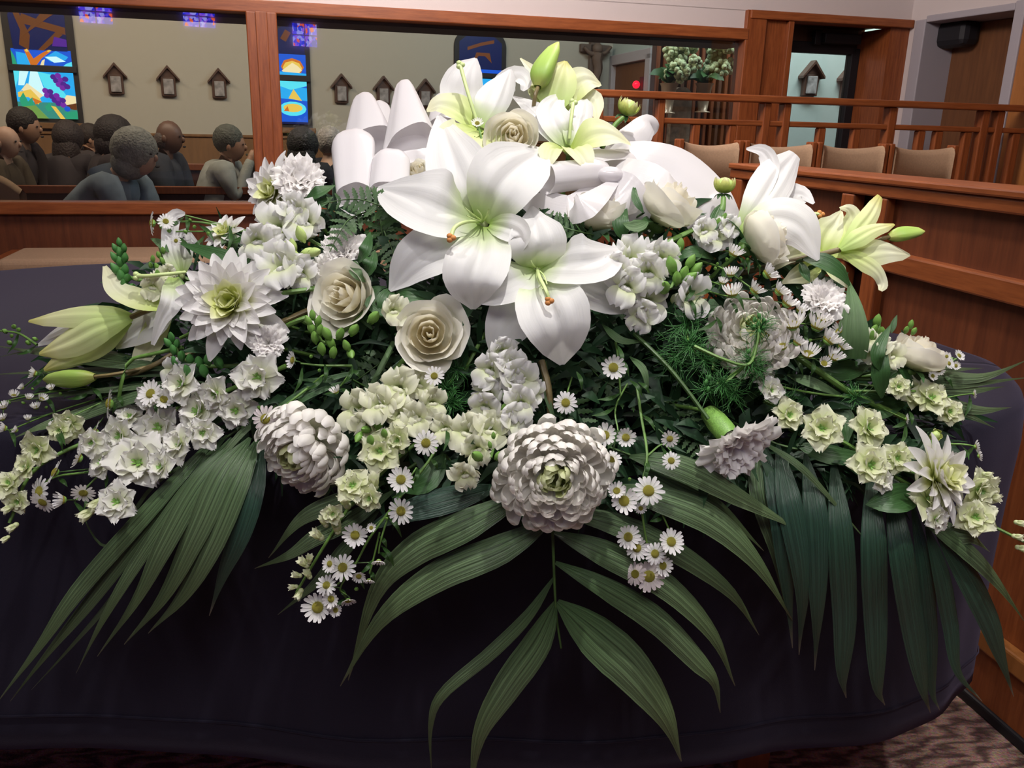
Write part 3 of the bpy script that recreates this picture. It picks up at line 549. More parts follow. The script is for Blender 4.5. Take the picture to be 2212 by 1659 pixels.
# --- row of chairs
conc = 4.12*6740; CH = Frame(P(1760, 312, conc/6740), (vp.x, vp.y)); ztop = CH.uv(1840, 313)[1]; zbk = CH.uv(1840, 392)[1]
def chair(px0, px1, label):
    u0 = CH.uv(px0, 340)[0]; u1 = CH.uv(px1, 340)[0]; t = thing('upholstered_chair', CH.pt((u0+u1)/2, 0), label, 'chair', 'tan chairs in a row behind the choir rail')
    w_ = .015; g = G(); n = 10; rows = []
    for i in range(n+1):
        s = i/n; u = u0+w_+(u1-u0-2*w_)*s; b_ = .018*(1-(2*s-1)**2); rows.append([CH.pt(u, z, nn-b_*1.5) for z, nn in ((zbk-.02, .0), (zbk-.03, .035), (ztop-.03-b_, .04), (ztop-.008-b_, .03), (ztop-b_, .012), (ztop-.008-b_, -.01), (zbk-.02, -.02), (zbk-.02, 0))])
    inv = t.matrix_basis.inverted(); g = grid(rows); k = len(g.v); g.f += [tuple(range(7)), tuple(range(k-2, k-9, -1))]; g.v = [inv @ v for v in g.v]; ob('backrest', g.mesh('backrest', M['tan']), t)
    for u in (u0, u1): CH.box(u-w_*.9, u+w_*.9, 0, ztop+.01, -.03, .03, 'leg', M['wood'], t)
    for u in (u0, u1): CH.box(u-w_*.9, u+w_*.9, 0, ztop-.45, .38, .44, 'leg', M['wood'], t)
    CH.box(u0+.03, u1-.03, zbk-.2, zbk-.12, .03, .45, 'seat', M['tan'], t, bev=.02)
    return t
chair(1465, 1593, 'tan chair back just right of the large ribbon loop'); chair(1607, 1750, 'second tan chair back, behind the tall curled lily'); chair(1763, 1905, 'third tan chair back from the ribbon'); chair(1918, 2055, 'rightmost tan chair of the row, its whole back showing')
e0 = CH.uv(2190, 400)[0]; e1 = CH.uv(2330, 400)[0]
t = thing('upholstered_chair', CH.pt((e0+e1)/2, 0), 'tan chair partly cut off at the right picture edge', 'chair'); CH.box(e0-.03, e0, 0, CH.uv(2190, 385)[1], .5, .56, 'leg', M['orange'], t); CH.box(e0, e1, CH.uv(2200, 408)[1]-.15, CH.uv(2200, 392)[1], .5, .56, 'backrest', M['tan'], t, bev=.02); CH.box(e1, e1+.03, 0, CH.uv(2190, 385)[1], .5, .56, 'leg', M['orange'], t)
# --- choir stall front
zP = 1.24
pa = atz(1588, 352, zP); pb = atz(2212, 410, zP); ud = (pb-pa); pe = pb+ud*.35
PF = Frame(pa, (ud.x, ud.y)); LP = (pe-pa).length
t = thing('choir_stall_front', PF.pt(LP/2, 0), 'cherry wood choir stall front with rails and recessed dark panels, right of the flowers', 'stall')
zt2 = PF.uv(1900, 425)[1]
PF.box(0, LP, zP-.022, zP, -.17, .03, 'cap_rail', M['woodh'], t); PF.box(0, LP, zt2, zP-.022, -.025, .02, 'top_rail', M['woodh'], t)
zm1 = PF.uv(2000, 560)[1]; zm0 = PF.uv(2000, 607)[1]; PF.box(.05, LP, zm0, zm1, -.03, .022, 'middle_rail', M['woodh'], t)
PF.box(0, LP, .0, .16, -.03, .04, 'base_board', M['woodh'], t)
us = [PF.uv(1597, 450)[0], PF.uv(1832, 480)[0], PF.uv(1893, 500)[0]]
ulist = [(0, us[0]+.03), (us[1]-.03, us[1]+.04), (us[2]-.02, us[2]+.055)]
for a_, b_ in ulist: PF.box(a_, b_, 0, zt2, -.025, .018, 'stile', M['wood'], t)
u9 = PF.uv(2150, 1300)[0]
PF.box(0, LP, .1, zt2+.01, -.05, -.03, 'back_board', M['wooddk'], t)
PF.box(us[2]+.055, LP, zm1, zt2, -.03, -.012, 'panel', M['panel'], t, bev=0); PF.box(us[2]+.055, LP, .16, zm0, -.03, -.012, 'panel', M['panel'], t, bev=0)
PF.box(us[0]+.03, us[1]-.03, .16, zt2, -.03, -.016, 'panel', M['panel'], t, bev=0)
# --- solid stall end at the lower right, with base moulding
x0 = atz(2140, 1545, 0.0); x1 = atz(2260, 1650, 0.0)
E_ = Frame(x0, ((x1-x0).x, (x1-x0).y))
t = thing('stall_end_panel', E_.pt(.3, 0), 'reddish wooden stall side with pale base moulding beside the tablecloth, lower right', 'panel')
hz = 1.02
pz = P(2190, 860, 2.05).z
E_.box(-.10, 1.2, .10, min(.86, pz), -.04, 0, 'side_panel', M['wood'], t); zb1 = E_.uv(2190, 1412, .03)[1]; E_.box(-.10, 1.2, zb1-.05, zb1, 0, .035, 'moulding', M['orange'], t); E_.box(-.10, 1.2, 0, zb1-.05, 0, .02, 'base_board', M['wood'], t)
E_.box(-.12, 1.2, 0, .03, -.02, .03, 'black_plinth', M['black'], t)  # plain black strip along the foot of the stall side
# ================================================================ people in the nave
M['skin'] = simple('skin', (.30, .16, .10), .55); M['skinl'] = simple('skin_light', (.42, .26, .19), .55); M['skind'] = simple('skin_dark', (.10, .05, .035), .5)
def skinmesh(name, pts, edges, rad, mat, parent, sub=1):
    me = bpy.data.meshes.new(name); me.from_pydata(pts, edges, []); me.materials.append(mat); o = ob(name, me, parent)
    s = o.modifiers.new('skin', 'SKIN'); s.use_smooth_shade = True; q_ = o.modifiers.new('sub', 'SUBSURF'); q_.levels = q_.render_levels = sub
    for i, r_ in enumerate(rad): me.skin_vertices[0].data[i].radius = (r_ if isinstance(r_, tuple) else (r_, r_))
    me.skin_vertices[0].data[0].use_root = True
    return o
def person(px, ytop, d, label, jacket, hairc, skin='skinl', face=(1, 0), lean=0., hair='short', scale=1., hand=None, bow=0.):
    """seated figure, top of the head at pixel height ytop; face = heading in x, y"""
    top = P(px, ytop, d); hd = V((face[0], face[1], 0)).normalized(); sd_ = V((hd.y, -hd.x, 0)); s = scale
    hc = V((top.x, top.y, top.z-.115*s)); hips = V((hc.x, hc.y, 0))-hd*(.12+lean*.35)*s+V((0, 0, hc.z-.68*s)); t = thing('person', (hips.x, hips.y, max(0, hips.z-.5)), label, 'person'); L_ = t.location
    chest = hips+V((0, 0, .34*s))+hd*(.05+lean*.14)*s; neck = hips+V((0, 0, .575*s))+hd*(.10+lean*.28)*s; hb = hc-V((0, 0, .05*s))-hd*.01
    kn = hips+hd*.44*s+V((0, 0, .02)); ft = kn-V((0, 0, .44*s))
    sh = [neck-V((0, 0, .045*s))+sd_*k_*.18*s for k_ in (-1, 1)]
    if hand == 'face': el = [q_+V((0, 0, -.25*s))+hd*.07*s for q_ in sh]; ha = [hc+hd*.16*s-V((0, 0, .06))+sd_*k_*.03 for k_ in (-1, 1)]
    else: el = [q_+V((0, 0, -.27*s))+hd*.06*s for q_ in sh]; ha = [hips+hd*.30*s+V((0, 0, .12*s))+sd_*k_*.07 for k_ in (-1, 1)]
    wr = [e_.lerp(h_, .85) for e_, h_ in zip(el, ha)]
    P0 = [hips, chest, neck, hb, hc]; E0 = [(0, 1), (1, 2), (2, 3), (3, 4)]; R_ = [(.15*s, .12*s), (.15*s, .11*s), .05*s, .06*s, .085*s]
    for k_ in (0, 1):
        b0 = len(P0); P0 += [sh[k_], el[k_], wr[k_], ha[k_], hips+sd_*(k_*2-1)*.1*s+hd*.05, kn+sd_*(k_*2-1)*.1*s, ft+sd_*(k_*2-1)*.1*s, ft+sd_*(k_*2-1)*.1*s+hd*.16]
        E0 += [(1, b0), (b0, b0+1), (b0+1, b0+2), (b0+2, b0+3), (0, b0+4), (b0+4, b0+5), (b0+5, b0+6), (b0+6, b0+7)]; R_ += [.05*s, .042*s, .03*s, .035*s, .09*s, .065*s, .045*s, .035*s]
    P0 = [p-L_ for p in P0]; b_ = skinmesh('body', P0, E0, R_, M[skin], t)
    # jacket: same joints, fuller
    Pj = [hips+V((0, 0, -.04)), chest, neck-V((0, 0, .04))]; Ej = [(0, 1), (1, 2)]; Rj = [(.21*s, .17*s), (.20*s, .15*s), .09*s]
    for k_ in (0, 1):
        b0 = len(Pj); Pj += [sh[k_], el[k_], wr[k_]]; Ej += [(1, b0), (b0, b0+1), (b0+1, b0+2)]; Rj += [.085*s, (.068 if hand != 'face' else .05)*s, (.05 if hand != 'face' else .036)*s]
    jm = simple('clothing', jacket, .9, noise=(9, .25)); skinmesh('jacket', [p-L_ for p in Pj], Ej, Rj, jm, t)
    # head detail: nose, ears
    g = G(); h0 = hc-L_; ax = Matrix((hd, sd_, V((0, 0, 1)))).transposed()
    sphere(h0+ax @ V((.0, 0, -.03*s)), .1*s, g, .92, .76, 1.12, 12, 9, ax); sphere(h0+ax @ V((.09*s, 0, -.045*s)), .017*s, g, 1, .6, 1.2, 6, 5, ax)
    for k_ in (-1, 1): sphere(h0+ax @ V((-.01, k_*.078*s, -.04*s)), .024*s, g, .7, .35, 1.1, 6, 5, ax)
    ob('face', g.mesh('face', M[skin]), t)
    g = G(); sphere(h0+ax @ V((.098*s, 0, -.09*s)), .02*s, g, .4, 1.3, .35, 6, 4, ax)
    for k_ in (-1, 1): sphere(h0+ax @ V((.085*s, k_*.032*s, -.02*s)), .011*s, g, .5, 1.2, .6, 6, 4, ax)
    ob('eyes_and_mouth', g.mesh('eyes_and_mouth', M['black']), t)
    hm = simple('hair', hairc, .7, bump=.9, bscale=70, noise=(30, .35)); g = G()
    if hair == 'bald': 
        for k_ in (-1, 1): sphere(h0+ax @ V((-.04*s, k_*.05*s, -.05*s)), .055*s, g, 1, .6, 1, 8, 6, ax)
    elif hair == 'long': sphere(h0+ax @ V((-.02*s, 0, .0)), .118*s, g, 1, .95, 1.05, 12, 8, ax); sphere(h0+ax @ V((-.055*s, 0, -.12*s)), .11*s, g, .75, 1, 1.5, 12, 8, ax)
    elif hair == 'full': sphere(h0+ax @ V((-.03*s, 0, .0)), .128*s, g, 1, .95, 1.0, 12, 8, ax); sphere(h0+ax @ V((-.06*s, 0, -.07*s)), .11*s, g, .9, 1, .9, 12, 8, ax)
    else: sphere(h0+ax @ V((-.025*s, 0, .012)), .108*s, g, 1, .86, 1.0, 12, 8, ax)
    ob('hair', g.mesh('hair', hm), t); return t
person(52, 230, 7.0, 'dark-haired person in a dark jacket beneath the grape window', (.022, .016, .018), (.012, .008, .007), 'skin', (1, .1), .4, scale=1.15)
person(8, 262, 6.4, 'person with reddish bald head at the left picture edge', (.05, .035, .02), (.1, .08, .07), 'skinl', (1, 0), .2, 'bald', 1.05)
person(147, 260, 7.4, 'person with dark hair facing away, left of the full-haired person', (.028, .022, .026), (.02, .012, .012), 'skin', (.3, 1), .1, 'long', 1.15)
person(196, 266, 8.0, 'small dark-haired person half hidden behind the full-haired person', (.03, .022, .022), (.02, .012, .01), 'skin', (1, .3), .1, 'short', 1.0)
person(252, 250, 7.2, 'person with very full dark hair and dark clothes', (.016, .010, .012), (.010, .006, .007), 'skin', (1, .4), .1, 'full', 1.25)
person(362, 249, 7.3, 'bearded man with short hair in a dark blue jacket', (.022, .026, .036), (.07, .05, .045), 'skind', (1, .0), .2, 'bald', 1.25)
person(296, 276, 5.9, 'grey-haired person bowed forward in a pale blue-grey jacket', (.13, .17, .21), (.20, .205, .19), 'skinl', (1, -.1), 1.2, 'full', 1.25)
person(498, 268, 6.9, 'person in a pale grey hooded coat holding hands to the face', (.24, .25, .23), (.06, .065, .055), 'skin', (1, .1), .2, 'short', 1.15, 'face')
person(655, 275, 7.0, 'dark-haired person just right of the wooden post', (.012, .013, .022), (.010, .009, .012), 'skin', (.2, 1), .0, 'long', 1.15)
person(716, 272, 7.3, 'white-haired person in a navy jacket left of the ribbon loops', (.012, .014, .026), (.28, .26, .25), 'skinl', (.6, 1), .0, 'short', 1.15)
# --- pews under and behind the congregation
NP = Frame(P(300, 400, 7.0), (vp.x, vp.y))
for i, (dn, y_, lb) in enumerate(((-.9, 352, 'dark wooden pew back farthest from the glass'), (.35, 402, 'dark wooden pew back in the middle of the nave'), (1.7, 452, 'dark wooden pew back nearest the glass'))):
    Fp = Frame(NP.o+NP.n*dn, NP.u); z_ = Fp.uv(300, y_)[1]; u0 = Fp.uv(-500, 400)[0]; u1 = Fp.uv(1150, 400)[0]
    t = thing('pew', Fp.pt((u0+u1)/2, 0), lb, 'pew', 'pews in the nave'); Fp.box(u0, u1, max(.1, z_-.5), z_-.05, -.03, .0, 'back_panel', M['wooddk'], t); Fp.box(u0, u1, z_-.06, z_, -.04, .02, 'top_rail', M['panel'], t); Fp.box(u0, u1, max(.05, z_-.6), max(.1, z_-.55), 0, .4, 'seat', M['wooddk'], t)
    for u in (u0, u1): Fp.box(u-.05, u, 0, z_, -.05, .42, 'end_panel', M['wooddk'], t)
t = thing('upholstered_chair', P(22, 420, 5.3)-V((0, 0, .1)), 'pale tan seat back low behind the glass at far left', 'chair')
t.location = (t.location.x, t.location.y, 0); zc = P(22, 372, 5.3).z; lx = P(-25, 400, 5.3).x-t.location.x; rx = P(50, 400, 5.3).x-t.location.x
g = G(); rows = []
for i in range(9):
    s = i/8; x = lx+(rx-lx)*s; zz = zc-.10*s*s; rows.append([V((x, -.03, .5)), V((x, -.04, zz-.03)), V((x, 0, zz)), V((x, .04, zz-.03)), V((x, .03, .5))])
ob('backrest', grid(rows).mesh('backrest', M['tan']), t)
for x in (lx, rx):
    g = G(); box(g, (x-.02, -.02, 0), (x+.02, .02, .62)); ob('leg', g.mesh('leg', M['wooddk'], False), t)
# ================================================================ the spray: depth of the mound along each sight line
_b = [(80, 1.42), (200, 1.40), (300, 1.32), (450, 1.22), (620, 1.165), (750, 1.155), (900, 1.14), (1000, 1.10), (1150, 1.12), (1400, 1.17), (1700, 1.21)]
def surf(x, y):
    r = ray(x, y); best = 9.
    if r.z < 0:
        d = (TZ-CAMH)/r.z
        if (CAM+r*d).y > 1.17: best = d
        else: best = 1.165/r.y
    return best
def D(x, y):
    k = (x-1106)/1106; d = interp(_b, y)+.20*k*k*(1 if y < 950 else max(.3, 1-(y-950)/300))
    return min(d, surf(x, y)-.05)
def S(x, y, o=0.): return P(x, y, D(x, y)+o)
def pw(px, x, y): return px*D(x, y)/FPX
TOCAM = cdir((0, 0, 1)); CORE = V((.02, 1.42, .99))
def W_(pts, base=None): return [S(*p[:3]) for p in pts]
def part(name, g, mat, root, label=None, cat=None):
    o = ob(name, g.off(root.location if root.parent is None else V()).mesh(name, mat), root)
    if label: o['label'] = label
    return o
def bl(pts, wpx, hint=(0, 0, 1), **k):
    """blade through picture-measured points (x, y, depth offset); half-widths in px at the mean depth"""
    x = sum(p[0] for p in pts)/len(pts); y = sum(p[1] for p in pts)/len(pts); f = pw(1, x, y)
    return blade(W_(pts), [w_*f for w_ in wpx], cdir(hint), **k)
def stem_to_core(root, p0, r=.003, mat='stemd', frac=.75, sag=-.02):
    p0 = V(p0); tgt = V((p0.x*.35+CORE.x*.65, CORE.y, CORE.z)); p1 = p0.lerp(tgt, frac); mid = (p0+p1)/2+V((0, 0, sag))
    g = tube([p0, mid, p1], r, r, 6); sc = root.matrix_basis.inverted(); g.v = [sc @ v for v in g.v]; return ob('stem', g.mesh('stem', M[mat]), root)
OV = [.35, .75, .98, 1, .88, .6, .03]
# ---------------------------------------------------------------- unit petals (made once, shared)
CACHE = {}
def upetal(key, L, ws, a0, a1, cup=.2, nt=8, ns=4, mat='mum', r0=0., z0=0., pw_=1., wave=0., wk=2., serr=0., crease=0., seed=0):
    if key in CACHE: return CACHE[key]
    x, z = r0, z0; rows = []; rr = random.Random(seed); zig = [rr.uniform(-1, 1) for _ in range(ns+1)]
    for i in range(nt+1):
        t = i/nt; a = math.radians(a0+(a1-a0)*t**pw_); w_ = lerp(ws, t); row = []
        for j in range(ns+1):
            s = j/ns*2-1; h = cup*w_*s*s+crease*w_*abs(s)+wave*L*math.sin(wk*s*3.14+seed)*t*t
            e = (serr*L*(zig[j]*.7+(1 if j % 2 else -1))*max(0, t-.6)*2.5) if serr else 0
            ee = e-(.0 if not serr else .16*L*s*s*t)
            row.append(V((x-math.sin(a)*h+math.cos(a)*ee, s*w_, z+math.cos(a)*h+math.sin(a)*ee)))
        rows.append(row); x += math.cos(a)*L/nt; z += math.sin(a)*L/nt
    CACHE[key] = grid(rows).mesh('petal', M[mat]); return CACHE[key]
def putp(root, me, az, tilt=0., sc=1., name='petal', zoff=0.):
    o = ob(name, me, root); o.rotation_euler = (0, tilt, az); o.scale = (sc, sc, sc); o.location = (0, 0, zoff); return o
def head(name, px, py, off, rpx, face, label, cat, group=None, rollv=None):
    d = D(px, py)+off; loc = P(px, py, d); t = thing(name, loc, label, cat, group); s = rpx*d/FPX
    m = frame_z(cdir(face), rnd.uniform(0, 6.28) if rollv is None else rollv)
    t.matrix_basis = Matrix.Translation(loc) @ m.to_4x4() @ Matrix.Scale(s, 4); return t
GA = 2.39996
def rose(px, py, off, r, face, label, rollv=None, openf=1., stem=True):
    t = head('rose', px, py, off, r, face, label, 'rose', None, rollv); n = 15
    for i in range(n):
        f = i/(n-1); key = ('rose', i, openf)
        if key not in CACHE:
            Rm = (.10+.36*f/.45) if f < .45 else (.50+.40*(f-.45)/.55); H = 1.10-.26*f*openf; span = 1.8-.45*f; flare = (.0+.50*f**2.2)*openf; rr = random.Random(i); nu = 9; nv = 8; rows = []
            for a in range(nv+1):
                tt = a/nv; row = []
                for b_ in range(nu+1):
                    s = b_/nu*2-1; az = s*span*(.45+.55*math.sin(math.pi*min(1, .25+.62*tt)))
                    rad = Rm*(math.sin(math.pi*.5*min(1, tt*1.5+.12)))*(1-.18*(1-f)*tt-(1-openf)*.55*max(0, tt-.45))+flare*max(0, tt-.62)*1.3
                    rad *= 1+.09*s; 
                    edge = tt*(1-.20*abs(s)**2.5*(1 if tt > .5 else .4)); z = -.62+H*edge+.0; z += .02*math.sin(5*s+i)*tt-flare*.55*max(0, tt-.75)
                    if tt > .8: rad += .02*math.sin(7*s+i*2)
                    row.append(V((rad*math.cos(az), rad*math.sin(az), z+.12*(1-f))))
                rows.append(row)
            CACHE[key] = grid(rows).mesh('petal', M['rosein' if i < 9 else 'rose'])
        o = ob('petal', CACHE[key], t); o.rotation_euler = (rnd.uniform(-.05, .05), rnd.uniform(-.04, .06)*f, i*GA)
    g = G(); sphere((0, 0, -.66), .26, g, 1, 1, .8)
    ob('hip', g.mesh('hip', M['stem']), t)
    for k in range(5):
        me = upetal('sepal', .95, [.16, .17, .12, .02], 20, -35, .3, 6, 2, 'leaf', .12, -.66); putp(t, me, k*1.2566+rnd.uniform(-.2, .2), 0, 1, 'sepal')
    if stem: stem_to_core(t, t.matrix_basis @ V((0, 0, -.8)), .0035, 'stem')
    return t
def mum(px, py, off, r, face, label, n=150, rollv=None):
    t = head('chrysanthemum', px, py, off, r, face, label, 'chrysanthemum', None, rollv)
    for i in range(n):
        f = (i+.5)/n; ring = min(11, int(f*12)); th = 8+114*f**.66        # polar angle of the petal root
        key = ('mum', ring)
        if key not in CACHE:
            q = (ring+.5)/12; th0 = 8+112*q**.62; L = .26+.92*q**.6; e0 = 88-th0*.95; e1 = e0+(85+95*q)
            upetal(key, L, [.05, .07+.04*q, .09+.048*q, .10+.06*q, .10+.05*q, .05], e0, e1, .55, 11, 4, 'mumin' if ring < 2 else 'mum', .06+.16*q**.5, .05-.38*q, 1.9, 0, 2, 0)
        o = putp(t, CACHE[key], i*GA, 0, rnd.uniform(.88, 1.12)); o.rotation_euler = (rnd.uniform(-.3, .3), rnd.uniform(-.22, .18), i*GA)
    g = sphere((0, 0, -.16), .26, None, 1, 1, .8); ob('core', g.mesh('core', M['mumin']), t)
    for k in range(14): putp(t, upetal('bract', .45, [.07, .08, .05, .01], -10, 20, .2, 4, 2, 'leaf', .1, -.42), k*.4488, 0, 1, 'bract')
    stem_to_core(t, t.matrix_basis @ V((0, 0, -.4)), .004, 'stem'); return t
def dahlia(px, py, off, r, face, label, n=56, rollv=None):
    t = head('dahlia', px, py, off, r, face, label, 'dahlia', None, rollv)
    for i in range(n):
        f = (i+.5)/n; ring = int(f*7); key = ('dah', ring)
        if key not in CACHE:
            q = (ring+.5)/7; L = .30+.70*q**.7; a0 = 78-74*q**.8
            upetal(key, L, [.07, .12, .155, .16, .12, .02], a0, a0-6-26*q+ (14 if ring < 2 else 0), .28, 8, 4, 'dahin' if ring < 2 else 'dahlia', .03+.06*q, -.12*q, 1.6, 0, 2, 0, .12)
        o = putp(t, CACHE[key], i*GA, 0, rnd.uniform(.86, 1.1)); o.rotation_euler = (rnd.uniform(-.15, .15), rnd.uniform(-.12, .12), i*GA)
    g = sphere((0, 0, 0), .09, None, 1, 1, .8); ob('flower_centre', g.mesh('flower_centre', M['ybud']), t)
    g = G()
    for k in range(8): g.add(blade_local(.35, .09, -20, 20), Matrix.Rotation(k*.785, 4, 'Z') @ Matrix.Translation((.05, 0, -.14)))
    ob('calyx', g.mesh('calyx', M['leaf']), t); stem_to_core(t, t.matrix_basis @ V((0, 0, -.15)), .003, 'stem'); return t
def blade_local(L, w_, a0, a1, n=5):
    x = z = 0.; rows = []
    for i in range(n+1):
        t = i/n; a = math.radians(a0+(a1-a0)*t); ww = w_*lerp([.5, 1, .9, .05], t); rows.append([V((x, -ww, z)), V((x, 0, z-.03*L)), V((x, ww, z))]); x += math.cos(a)*L/n; z += math.sin(a)*L/n
    return grid(rows)
def carnation(px, py, off, r, face, label, n=26, calyx=True, rollv=None):
    t = head('carnation', px, py, off, r, face, label, 'carnation', None, rollv)
    for i in range(n):
        f = (i+.5)/n; ring = int(f*5); v = i % 2; key = ('carn', ring, v)
        if key not in CACHE:
            q = (ring+.5)/5; L = .66+.5*q; a0 = 84-20*q
            upetal(key, L, [.05, .10, .28, .42, .46], a0, 66-100*q, .12, 8, 16, 'carn', .02, -.45, 1.3, .085, 2.6+v, .03, 0, ring*2+v)
        o = putp(t, CACHE[key], i*GA, 0, rnd.uniform(.85, 1.08)); o.rotation_euler = (rnd.uniform(-.15, .15), rnd.uniform(-.15, .15), i*GA)
    if calyx:
        rows = [[V((rr*math.cos(j*math.pi/5), rr*math.sin(j*math.pi/5), z)) for j in range(11)] for z, rr in ((-1.2, .08), (-1.1, .19), (-.75, .24), (-.42, .24), (-.26, .2))]
        ob('calyx', grid(rows).mesh('calyx', M['gbud']), t)
    stem_to_core(t, t.matrix_basis @ V((0, 0, -1.15)), .003, 'stem'); return t
# ---- florets on stalks: child of a stalk thing, local matrix in world units relative to its root
def sub(root, name, me, px, py, off, rpx, face, rollv=None, sq=1.):
    d = D(px, py)+off; p = P(px, py, d)-root.location; o = ob(name, me, root); s = rpx*d/FPX
    o.matrix_local = Matrix.Translation(p) @ frame_z(cdir(face), rnd.uniform(0, 6.28) if rollv is None else rollv).to_4x4() @ Matrix.Diagonal((s, s, s*sq, 1)); return o
def daisy_mesh(v, mat='daisy'):
    key = ('daisym', v, mat)
    if key not in CACHE:
        rr = random.Random(v); g = G(); n = 15+v % 3; droop = (-5, -25, 25, 50, 82)[v % 5]
        for k in range(n):
            x, z = .30, 0.; rows = []; L = .70*rr.uniform(.85, 1.08); a_ = droop+rr.uniform(-10, 10)
            for i in range(5):
                t = i/4; a = math.radians((10+(a_-10)*t) if v != 4 else 48+(a_-60)*t); w_ = (.118 if v != 4 else .085)*lerp([.5, .85, 1.05, 1.05, .62], t); rows.append([V((x, -w_, z)), V((x, 0, z-.03)), V((x, w_, z))]); x += math.cos(a)*L/4; z += math.sin(a)*L/4
            g.add(grid(rows), Matrix.Rotation(k*6.2832/n+rr.uniform(-.07, .07), 4, 'Z'))
        CACHE[key] = g.mesh('flower_head', M[mat])
    return CACHE[key]
def daisy(root, px, py, off, r, face=(0, .15, 1), v=None, mat='daisy'):
    v = rnd.randrange(4) if v is None else v
    o = sub(root, 'flower_head', daisy_mesh(v, mat), px, py, off, r*(1.25 if v == 4 else 1), face)
    if 'disc' not in CACHE: CACHE['disc'] = sphere((0, 0, .0), .36, None, 1, 1, .55, 12, 8).mesh('flower_centre', M['disc']); CACHE['dcal'] = sphere((0, 0, -.12), .3, None, 1, 1, .6, 8, 6).mesh('calyx', M['gbud'])
    ob('flower_centre', CACHE['disc'], o); ob('calyx', CACHE['dcal'], o); return o
def lark_petals(o, mat='lark', n1=6, n2=6):
    for k in range(n1+n2):
        outer = k < n1; key = ('lark', mat, outer, k % 3)
        if key not in CACHE: upetal(key, (.98 if outer else .66), [.12, .34, .50, .47, .16] if outer else [.10, .24, .32, .30, .10], 12 if outer else 48, (-6 if outer else 30)+8*(k % 3), .25, 6, 6, mat, .05, 0 if outer else .05, 1, .06, 2.4, .05, .1, k % 3+5)
        c = ob('petal', CACHE[key], o); c.rotation_euler = (rnd.uniform(-.2, .2), rnd.uniform(-.2, .2), k*6.2832/n1+(0 if outer else .5)); c.scale = (rnd.uniform(.85, 1.1),)*3
def floret(root, px, py, off, r, face, mat='lark'):
    key = ('larkc', mat)
    if key not in CACHE:
        g = sphere((0, 0, .03), .13, None, 1, 1, .8, 8, 6); rr = random.Random(4)
        for k in range(9): a = rr.uniform(0, 6.28); blade([V((0, 0, 0)), V((.12*math.cos(a), .12*math.sin(a), .2)), V((.2*math.cos(a), .2*math.sin(a), .26))], [.03, .03, .01], V((0, 0, 1)), n=4, ns=1, g=g)
        g2 = tube([V((0, 0, 0)), V((-.1, 0, -.3)), V((-.25, 0, -.5))], .06, .03, 5, g=g)
        CACHE[key] = g.mesh('floret', M['gbud'])
    o = sub(root, 'floret', CACHE[key], px, py, off, r, face); lark_petals(o, mat); return o
def tulipbud(root, px, py, off, r, face, mat='larkg', name='opening_bud'):
    key = ('tb', mat)
    if key not in CACHE:
        g = sphere((0, 0, -.6), .38, None, 1, 1, 1.1, 8, 6)
        for k in range(6):
            x, z = .12, -.8; rows = []
            for i in range(7):
                t = i/6; a = math.radians(60+(62-60)*t+(20*t if t < .6 else -60*(t-.6))); w_ = .40*lerp([.4, .9, 1, .8, .05], t); rows.append([V((x-.1*abs(s)*0, s*w_, z)) +V((-.18*w_*s*s, 0, .1*w_*s*s)) for s in (-1, -.5, 0, .5, 1)]); x += math.cos(a)*1.75/6*.6; z += math.sin(a)*1.75/6
            g.add(grid(rows), Matrix.Rotation(k*1.047, 4, 'Z'))
        CACHE[key] = g.mesh(name, M[mat])
    return sub(root, name, CACHE[key], px, py, off, r, face)
def budmesh(key, mat, sz=1.5):
    k = ('bud', key, mat)
    if k not in CACHE:
        g = G(); rows = []
        for i in range(8):
            t = i/7; rr = .62*math.sin(math.pi*min(1, t*.9+.08))**.8*(1.0-.2*t); rows.append([V((rr*(1+.10*math.cos(3*j*math.pi/5))*math.cos(j*math.pi/5), rr*math.sin(j*math.pi/5), -.9+1.8*t)) for j in range(11)])
        grid(rows, g)
        for q in range(4): g.add(blade_local(.6, .18, 70, 88), Matrix.Rotation(q*1.57, 4, 'Z') @ Matrix.Translation((.34, 0, -.9)))
        CACHE[k] = g.mesh('bud', M[mat])
    return CACHE[k]
def bud(root, px, py, off, r, face=(0, .6, .8), mat='gbud', sq=1.): return sub(root, 'bud', budmesh('a', mat), px, py, off, r, face, None, sq)
